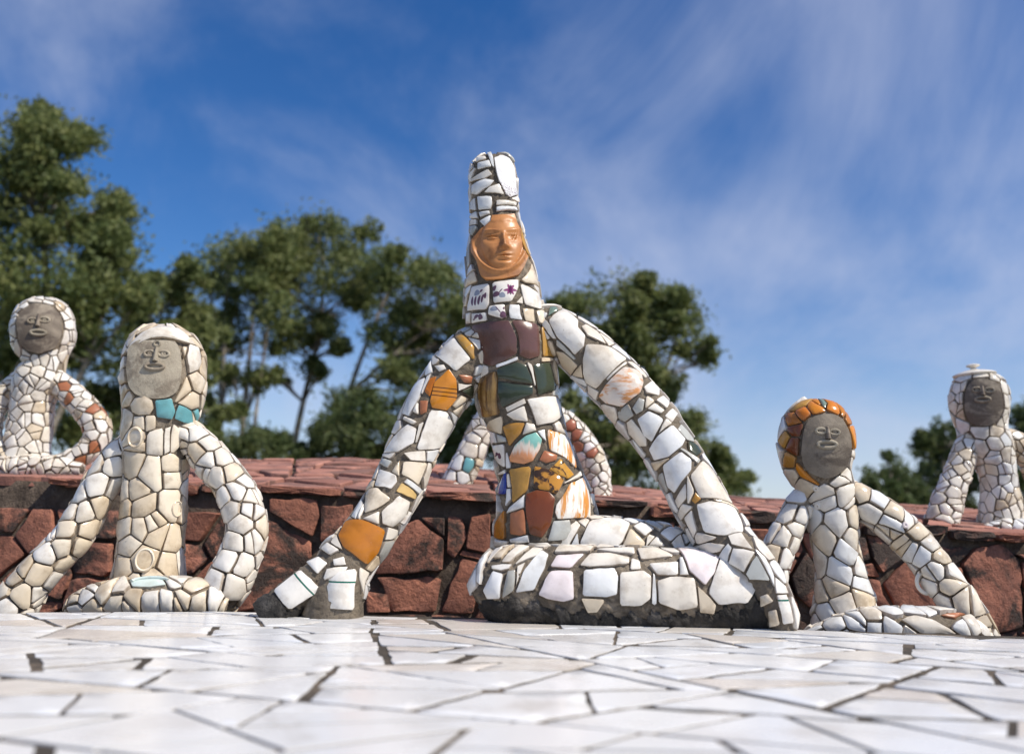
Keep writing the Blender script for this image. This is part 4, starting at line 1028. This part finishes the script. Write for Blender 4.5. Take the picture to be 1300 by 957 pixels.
hd = [(100, 160, 'cool'), (170, 105, 'orange'), (140, 125, 'amber'), (215, 80, 'orange'), (275, 80, 'orange'), (325, 115, 'amber'), (145, 165, 'brown'), (112, 195, 'mustard'), (140, 215, 'brown'), (98, 250, 'white'), (120, 275, 'mustard'), (135, 325, 'cream'), (185, 305, 'orange'), (345, 285, 'orange'), (92, 310, 'white'), (170, 72, 'mustard'), (240, 62, 'sage'), (348, 180, 'orange'), (225, 62, 'orange')]
f2.seeds([(C8[0] + a / S8, C8[1] + b / S8, m) for a, b, m in hd], only=0)
bod = [(175, 370), (250, 410), (330, 400), (210, 475), (300, 500), (355, 485), (255, 560), (350, 560), (330, 612), (305, 685), (385, 680), (235, 650), (245, 770), (285, 745), (315, 805), (255, 830), (400, 790), (395, 730), (145, 410), (360, 360)]
f2.seeds([(*q, rng.choice(['white', 'white', 'cool', 'cream'])) for q in crop(C8, S8, bod)], only=0)
f2.seeds(crop(C8, S8, [(390, 395), (415, 465), (445, 415), (500, 510), (520, 470), (560, 490), (490, 530), (600, 535), (640, 580), (575, 610), (680, 630), (605, 620), (660, 680), (720, 685), (640, 740), (715, 740), (760, 790), (690, 795), (800, 800), (540, 590), (470, 545)]), only=1)
f2.seeds(crop(C8, S8, [(125, 470), (160, 485), (155, 525), (140, 590), (90, 560), (65, 550), (100, 630), (70, 620)]), only=2)
f2.trace('white', crop(C8, S8, [(525, 862), (580, 850), (650, 865), (735, 910), (600, 905)]), thick=0.006, only=3)
f2.trace('terra', crop(C8, S8, [(675, 848), (720, 842), (815, 848), (730, 858)]), thick=0.005, only=3)
f2.seeds(crop(C8, S8, [(290, 880), (430, 850), (370, 870), (490, 830), (580, 835), (700, 825), (790, 838), (790, 880), (440, 890), (490, 890), (830, 890), (760, 905)]), only=3)
f2.fill(thick=0.0055, flat=0.3, low=lambda x, y: ground_z(x, y) + 0.004)
s2 = mpp(px(1100, 700, 1.95))
hp = px(1175, 740, 1.915) - f2.org; hv, hf = ring_mesh(10.5 * s2, 12.5 * s2, 2.5 * s2, 22, 8, 0.7, 5.3, 0.8)
hm = mesh('cup_handle', hv, hf, True, 50); hm.attributes.new('edge', 'FLOAT', 'POINT')
link('cup_handle', hm, f2.parts[1]['o'], 'white', Matrix.Translation(hp) @ Matrix.Rotation(math.radians(90), 4, 'X') @ Matrix.Rotation(0.35, 4, 'Z'))
for a, b in ((222, 374), (230, 440)): stuck(f2, 0, C8[0] + a / S8, C8[1] + b / S8, 'handle_stub', ring_mesh(2.4 * s2, 2.6 * s2, 1.9 * s2, 14, 7), 'white', 0.006)
stuck(f2, 1, 1148, 667, 'handle_stub', ring_mesh(2.2 * s2, 2.4 * s2, 1.8 * s2, 14, 7), 'pink', 0.006)

# ---- figures on the terrace
def tfoot(u, v, Y):
    p = px(u, v, Y); return (float(p[0]), Y, terrace_z(p[0], Y) + 0.004)
Y3 = 2.70
t3 = Tube([(u, v, Y3, hw) for u, v, hw in [(55, 380, 5), (55, 383, 18), (55, 389, 28), (55, 400, 35), (55, 416, 38.5), (56, 435, 37), (57, 452, 29), (57, 464, 25.5), (51, 480, 31), (44, 500, 28), (40, 525, 27), (37, 550, 28), (33, 575, 30), (32, 608, 32)]], ratio=0.9, nt=40)
a5 = Tube([(u, v, Y3 + d, hw) for u, v, hw, d in [(62, 478, 13, 0), (75, 487, 16, 0), (93, 503, 17, 0), (113, 524, 18, -.01), (124, 548, 18.5, -.02), (114, 570, 17, -.03), (92, 584, 15, -.04), (66, 592, 14, -.05)]], nt=30)
a6 = Tube([(u, v, Y3 + d, hw) for u, v, hw, d in [(34, 478, 12, 0), (12, 494, 15, 0), (-8, 520, 16, -.01), (-14, 550, 16, -.02), (-4, 574, 15, -.03), (16, 590, 14, -.04)]], nt=30)
b3 = Tube([(u, v, Y3 - .06, hw) for u, v, hw in [(-40, 598, 8), (-15, 595, 14), (30, 594, 17), (75, 594, 16), (105, 596, 8)]], ratio=1.4, nt=30)
f3 = Figure('mosaic_figure', 'white mosaic figure with a round dark face and hand on its lap on the terrace', tfoot(36, 600, Y3),
            [('torso', t3, 0.048, ['white'] * 5 + ['cream'] * 2, 0.0013), ('arm', a5, 0.040, ['white'] * 6 + ['cream', 'terra'], 0.0013), ('arm', a6, 0.042, ['white', 'cream'], 0.0013), ('leg', b3, 0.040, ['white'], 0.0013)])
f3.clay_face((50.5, 418), 28, 31, [(42, 408), (57, 407)], (49, 399, 415), (49, 423), 'clay', mw=8, es=4.8)
f3.fill(thick=0.0055, flat=0.25)
Y4 = 2.68
t4 = Tube([(u, v, Y4, hw) for u, v, hw in [(1241, 476, 16), (1241, 480, 27), (1242, 490, 33), (1243, 507, 36), (1244, 526, 34.5), (1247, 543, 30), (1250, 555, 31), (1256, 570, 30), (1264, 590, 25), (1268, 615, 23), (1270, 640, 26), (1272, 680, 30)]], ratio=0.9, nt=40)
a7 = Tube([(u, v, Y4 + d, hw) for u, v, hw, d in [(1246, 552, 14, 0), (1230, 563, 16, 0), (1221, 586, 17, -.01), (1212, 611, 18, -.02), (1203, 637, 20, -.03), (1194, 668, 22, -.04)]], nt=30)
a8 = Tube([(u, v, Y4 + d, hw) for u, v, hw, d in [(1270, 553, 13, 0), (1288, 562, 16, 0), (1308, 582, 17, 0), (1322, 612, 18, -.01), (1328, 645, 18, -.02), (1326, 682, 18, -.02)]], nt=30)
b4 = Tube([(u, v, Y4 - .07, hw) for u, v, hw in [(1250, 670, 5), (1268, 669, 10), (1300, 670, 13), (1335, 672, 12), (1355, 674, 5)]], ratio=1.6, nt=30)
f4 = Figure('mosaic_figure', 'white mosaic figure wearing a teapot lid as a hat on the terrace', tfoot(1268, 668, Y4),
            [('torso', t4, 0.046, ['white'] * 5 + ['cream', 'cool'], 0.0013), ('arm', a7, 0.044, ['white'] * 3 + ['cream'], 0.0013), ('arm', a8, 0.044, ['white', 'cream'], 0.0013), ('leg', b4, 0.032, ['white', 'cool'], 0.0013)])
f4.clay_face((1248, 511), 24, 30, [(1239.5, 495), (1255.6, 495.5)], (1247, 490, 502), (1247.3, 507), 'clay', mw=7.5, es=4.4)
f4.fill(thick=0.005, flat=0.25)
s4 = mpp(px(1241, 475, Y4)); pc = px(1237, 476, Y4) - f4.org
lid = mesh('teapot_lid', *lathe([(r * s4, z * s4) for r, z in [(20, -2.5), (24.5, -1.5), (25.5, 0.2), (24.5, 1.6), (20, 3.2), (12, 5.6), (5, 6.8), (3.4, 7.6), (3.2, 9), (5.5, 10), (8, 11.2), (8.2, 12.4), (6, 13.6), (2, 14.4)]]), True, 50)
lid.attributes.new('edge', 'FLOAT', 'POINT')
link('teapot_lid', lid, f4.root, 'white', Matrix.Translation(pc) @ Matrix.Rotation(math.radians(-4), 4, 'Y'))
Y5 = 2.75
t5 = Tube([(u, v, Y5, hw) for u, v, hw in [(655, 432, 5), (655, 436, 20), (655, 446, 31), (655, 462, 35), (657, 485, 32), (660, 503, 26), (663, 528, 30), (665, 570, 28), (667, 612, 30), (667, 640, 31)]], ratio=0.9, nt=36)
a9 = Tube([(u, v, Y5 + d, hw) for u, v, hw, d in [(640, 520, 14, 0), (624, 527, 16, 0), (612, 543, 17.5, 0), (600, 572, 19, -.01), (587, 598, 20, -.02), (572, 630, 21, -.03)]], nt=30)
a10 = Tube([(u, v, Y5 + d, hw) for u, v, hw, d in [(690, 524, 14, 0), (706, 530, 16, 0), (726, 546, 18, 0), (745, 570, 18, -.01), (757, 596, 18, -.02), (761, 640, 18, -.03)]], nt=30)
f5 = Figure('mosaic_figure', 'small mosaic figure half hidden behind the tall hatted one, one arm partly rust red', tfoot(666, 625, Y5),
            [('torso', t5, 0.050, ['white', 'cream'], 0.0013), ('arm', a9, 0.044, ['white'] * 4 + ['cream', 'cool'], 0.0013), ('arm', a10, 0.034, ['white'] * 4 + ['cream'], 0.0013)])
f5.clay_face((652, 466), 25, 29, [(644, 458), (660, 458)], (652, 452, 466), (652, 473), 'clay', mw=7.5, es=4.4)
f5.seeds([(725, 540, 'rust'), (733, 552, 'rust'), (742, 556, 'white'), (735, 566, 'rust'), (748, 568, 'pink'), (752, 574, 'rust'), (738, 580, 'pink')], only=2)
f5.seeds([(592, 592, 'teal'), (583, 590, 'cool'), (586, 606, 'cool'), (574, 606, 'white'), (575, 618, 'white'), (597, 570, 'white'), (610, 548, 'white'), (614, 572, 'white'), (602, 556, 'white')], only=1)
f5.fill(thick=0.005, flat=0.25)
print('tiles', [q.n for q in (fig, f1, f2, f3, f4, f5)])

# a little weed growing at the pavement edge
wp = px(287, 776, edge_y(-0.55) + 0.03); v, f = [], []
for k in range(26):
    a = rng.uniform(0, 6.28); L = rng.uniform(.008, .024); b0 = np.array((rng.gauss(0, .009), rng.gauss(0, .006), 0)); d = np.array((math.cos(a) * .5, math.sin(a) * .5, 1.0)); sd = np.array((-math.sin(a), math.cos(a), 0)) * .0022
    n = len(v); v += [b0 - sd * .5, b0 + sd * .5, b0 + d * L * .6 + sd, b0 + d * L, b0 + d * L * .6 - sd]; f.append((n, n + 1, n + 2, n + 3, n + 4))
wm_ = mesh('weed', v, f, False); wo_ = link('weed', wm_, None, 'leaf_b'); wo_.location = (float(wp[0]), float(wp[1]), ground_z(wp[0], wp[1]) - .001); tag(wo_, 'tiny green weed sprouting between the pavement edge and the teal-collared figure', 'weed')

# ------------------------------------------------------------------ trees
def tube_mesh(paths, n=8):
    v, f = [], []
    for path in paths:
        D = catmull(path, 5); P, R = D[:, :3], D[:, 3]; k0 = len(v)
        for i in range(len(P)):
            t = P[min(i + 1, len(P) - 1)] - P[max(i - 1, 0)]; t /= np.linalg.norm(t) + 1e-9
            a = np.cross(t, (0.3, 1, 0.1)); a /= np.linalg.norm(a) + 1e-9; b = np.cross(t, a)
            for j in range(n):
                c = 2 * math.pi * j / n; v.append(P[i] + (a * math.cos(c) + b * math.sin(c)) * R[i])
        for i in range(len(P) - 1):
            for j in range(n):
                p, q = k0 + i * n + j, k0 + i * n + (j + 1) % n; f.append((p, q, q + n, p + n))
        f.append(tuple(range(len(v) - n, len(v))))
    return v, f
def tree(label, D, trunks, blobs, mat='leaf_a', density=1.0, size=0.16, name='eucalyptus_tree', droop=0.35, sat=3, far=.66):
    """trunks: pixel paths ending in the crown; blobs: (u, v, r) crown masses in pixels, at distance D"""
    rg = np.random.default_rng(int(D * 100) + len(blobs)); rr = random.Random(int(D * 10) + len(blobs))
    tp = px(trunks[0][0][0], trunks[0][0][1], D); org = np.array((tp[0], D, GZ))
    root = link(name, None); root.location = tuple(org); tag(root, label, 'tree', 'trees beyond the terrace')
    C = []; blobs = list(blobs) + [(u + r * rr.gauss(0, far), v + r * rr.gauss(0, far * .85), r * rr.uniform(.3, .55)) for u, v, r in blobs for _ in range(sat)]
    for u, v, r in blobs:
        y = D + rr.uniform(-.10, .10) * D * 0.5; p = px(u, v, y); C.append((p, r * mpp(p)))
    paths = []; ends = []
    for tr in trunks:
        P = [px(u, v, D) for u, v, w in tr]; Rr = [w * .72 * mpp(p) for p, (u, v, w) in zip(P, tr)]
        g = np.array((P[0][0], D, GZ - 0.3)); pts = [[*(g - org), Rr[0] * 1.25]] if P[0][2] > GZ + .5 else []
        pts += [[*(p - org), r] for p, r in zip(P, Rr)]; paths.append(pts); ends += [(p, r) for p, r in zip(P[1:], Rr[1:])]
    for c, r in C:
        e = min(ends, key=lambda q: np.linalg.norm(q[0] - c) + (2.0 if q[0][2] > c[2] else 0)); m = (e[0] + c) / 2 + rg.normal(0, r * .15, 3) - (0, 0, r * .1)
        paths.append([[*(e[0] - org), e[1] * .55], [*(m - org), e[1] * .36], [*(c - org), e[1] * .16]])
        for k in range(3):
            q = c + rg.normal(0, r * .5, 3); paths.append([[*(m - org), e[1] * .25], [*((m + q) / 2 + (0, 0, .1 * r) - org), e[1] * .16], [*(q - org), e[1] * .06]])
    v, f = tube_mesh(paths); link('trunk', mesh('trunk', v, f), root, 'bark')
    cen, tint = [], []
    for c, r in C:
        ns = int(21 * density)
        for k in range(ns):
            d = rg.normal(0, 1, 3); d /= np.linalg.norm(d); q = c + d * r * 1.1 * (rg.random() ** 0.5) * (1.0, 1.0, 0.85)
            nl = int(rg.uniform(55, 105) * density * max(0.5, min(1.6, (r / 1.3) ** 1.2))); s_ = r * rg.uniform(.15, .42)
            pts = q + rg.normal(0, 1, (nl, 3)) * s_ * (1, 1, .8); cen.append(pts); tint.append(np.clip(rg.normal(rg.uniform(0.1, 0.8), .2, nl), 0, 1))
    cen = np.concatenate(cen); tint = np.concatenate(tint); n = len(cen)
    ax = rg.normal(0, 1, (n, 3)); ax[:, 2] -= droop * 2; ax /= np.linalg.norm(ax, axis=1)[:, None]
    sd = np.cross(ax, rg.normal(0, 1, (n, 3))); sd /= np.linalg.norm(sd, axis=1)[:, None] + 1e-9
    L = size * rg.uniform(.7, 1.5, n)[:, None]; Wd = L * rg.uniform(.32, .52, n)[:, None]
    cen = cen - org
    V = np.stack([cen - ax * L * .5, cen + sd * Wd * .5, cen + ax * L * .5, cen - sd * Wd * .5], 1).reshape(-1, 3).astype(np.float32)
    me = bpy.data.meshes.new('crown'); me.vertices.add(4 * n); me.vertices.foreach_set('co', V.ravel())
    me.loops.add(4 * n); me.loops.foreach_set('vertex_index', np.arange(4 * n, dtype=np.int32))
    me.polygons.add(n); me.polygons.foreach_set('loop_start', np.arange(0, 4 * n, 4, dtype=np.int32)); me.polygons.foreach_set('loop_total', np.full(n, 4, np.int32))
    at = me.attributes.new('tint', 'FLOAT', 'POINT'); at.data.foreach_set('value', np.repeat(tint, 4).astype(np.float32))
    me.update(); link('crown', me, root, mat); return n
tot = 0
tot += tree('tall dense tree with a leafy spur reaching above its crown, behind the round-faced figure', 24, [[(60, 650, 11), (55, 520, 9), (62, 400, 7), (55, 290, 5), (60, 190, 2)], [(60, 560, 6), (110, 460, 5), (140, 360, 3)]],
     [(45, 168, 38), (92, 182, 30), (15, 205, 40), (60, 235, 42), (15, 285, 50), (85, 290, 52), (145, 272, 30), (138, 322, 40), (35, 350, 52), (100, 372, 48), (165, 365, 36), (15, 425, 48), (115, 432, 46), (-40, 260, 50), (-40, 380, 55), (55, 485, 52), (-30, 500, 50)], size=0.17, density=1.05)
tot += tree('spreading lower tree with pale gaps between the two left figures', 27, [[(195, 640, 7), (190, 520, 6), (185, 430, 4), (200, 370, 2)]],
     [(190, 410, 36), (215, 372, 28), (170, 450, 36), (225, 430, 26), (140, 500, 40), (200, 480, 36), (235, 480, 24), (110, 550, 40), (170, 550, 40), (225, 540, 30), (245, 390, 24), (265, 540, 24), (238, 345, 20), (255, 430, 22), (250, 480, 22)], density=0.95, size=0.17)
tot += tree('slim pale-trunked tree with a rounded crown, several stems close together', 36, [[(305, 640, 5), (308, 540, 4.5), (318, 440, 3.5), (325, 350, 2)], [(275, 640, 4), (280, 540, 3.5), (285, 430, 2.5), (290, 340, 1.5)], [(330, 640, 4), (322, 560, 3.5), (335, 450, 2.5), (345, 380, 1.5)]],
     [(285, 325, 32), (325, 305, 30), (265, 362, 24), (315, 362, 38), (350, 340, 30), (268, 415, 24), (305, 425, 28), (345, 400, 28), (285, 480, 20), (325, 480, 20), (260, 455, 20), (300, 520, 12), (255, 510, 16)], density=0.85, size=0.2, sat=2, far=.6)
tot += tree('eucalyptus with one leaning pale trunk under a broad crown', 38, [[(366, 640, 6), (372, 575, 6), (385, 510, 5), (398, 455, 4), (408, 400, 3), (412, 330, 2)]],
     [(365, 305, 30), (405, 300, 32), (445, 318, 34), (385, 345, 38), (430, 365, 36), (470, 345, 28), (375, 400, 32), (415, 410, 26), (460, 385, 24), (360, 440, 22), (400, 470, 16), (345, 365, 22), (350, 480, 12), (430, 440, 14)], density=0.92, size=0.2, sat=2, far=.62)
tot += tree('forked eucalyptus with two slanting limbs next to the hatted figure', 35, [[(425, 640, 6), (438, 540, 6), (445, 495, 5), (462, 445, 4), (482, 395, 3), (505, 350, 2)], [(440, 520, 4.5), (468, 478, 4), (500, 450, 3), (540, 420, 2)]],
     [(500, 345, 32), (540, 355, 34), (575, 375, 26), (505, 395, 34), (550, 405, 34), (485, 425, 24), (530, 440, 32), (575, 430, 26), (505, 470, 22), (555, 475, 30), (595, 400, 24), (600, 450, 26)], density=0.92, size=0.2, sat=2, far=.62)
for (lab, tr, bl) in (('dark rounded bush under the forked eucalyptus', [(455, 640, 4), (455, 570, 3), (450, 520, 2)], [(440, 515, 34), (420, 550, 36), (465, 545, 38), (445, 575, 34), (400, 580, 24)]),
                      ('dark bush filling the gap beside the hatted figure', [(530, 640, 4), (530, 580, 3), (535, 530, 2)], [(510, 530, 34), (550, 520, 34), (580, 540, 34), (530, 565, 36), (495, 575, 30), (570, 575, 36), (620, 560, 36), (625, 510, 30)]),
                      ('low dark bush at the foot of the pale-trunked trees', [(315, 640, 3), (315, 590, 2), (318, 560, 1.5)], [(295, 570, 22), (325, 560, 24), (350, 572, 22), (270, 575, 18), (380, 580, 18)])):
    tot += tree(lab, 31 + len(bl) * .3, [tr], bl, 'leaf_b', 0.9, 0.18, 'bush')
tot += tree('broad round-topped tree rising behind the bent right arm of the hatted figure', 30, [[(790, 660, 8), (788, 560, 7), (795, 480, 5), (800, 400, 3)], [(790, 560, 5), (840, 480, 4), (860, 420, 2)]],
     [(738, 392, 30), (785, 372, 34), (830, 382, 34), (775, 425, 44), (862, 415, 32), (835, 430, 32), (890, 448, 20), (735, 465, 38), (790, 485, 40), (850, 490, 22), (720, 535, 38), (775, 550, 44), (830, 560, 38), (735, 600, 38), (870, 540, 22), (800, 610, 38), (690, 480, 30), (690, 560, 34), (680, 420, 22)], size=0.18, density=1.0)
tot += tree('small leafy tree at the edge of the round-topped one', 33, [[(915, 660, 4), (912, 610, 3), (908, 575, 2)]], [(895, 570, 22), (915, 595, 24), (940, 612, 18), (880, 605, 26), (905, 628, 24), (860, 625, 24), (850, 590, 22)], density=0.9, size=0.17)
tot += tree('dark tree glimpsed between the orange-headed and lidded figures', 45, [[(1195, 670, 5), (1195, 620, 4), (1200, 570, 2.5)]],
     [(1198, 545, 22), (1178, 572, 18), (1212, 578, 24), (1190, 605, 22), (1230, 560, 24), (1225, 612, 24), (1170, 630, 18), (1250, 600, 26), (1205, 632, 20)], 'leaf_b', 0.75, 0.26)
tot += tree('low shrub showing over the wall near the orange-headed figure', 40, [[(1128, 670, 3), (1130, 640, 2.5), (1132, 610, 1.5)]], [(1110, 608, 15), (1138, 598, 18), (1125, 625, 18), (1150, 620, 16), (1100, 630, 14), (1152, 640, 14)], 'leaf_b', 0.75, 0.22, 'bush')
tot += tree('tree beside the shoulder of the lidded figure, cut by the frame', 42, [[(1310, 680, 5), (1308, 620, 4), (1305, 560, 2)]], [(1295, 535, 18), (1320, 525, 24), (1298, 575, 22), (1330, 570, 30), (1290, 615, 22), (1325, 620, 30), (1350, 540, 26)], 'leaf_b', 0.8, 0.25)
print('leaves', tot)
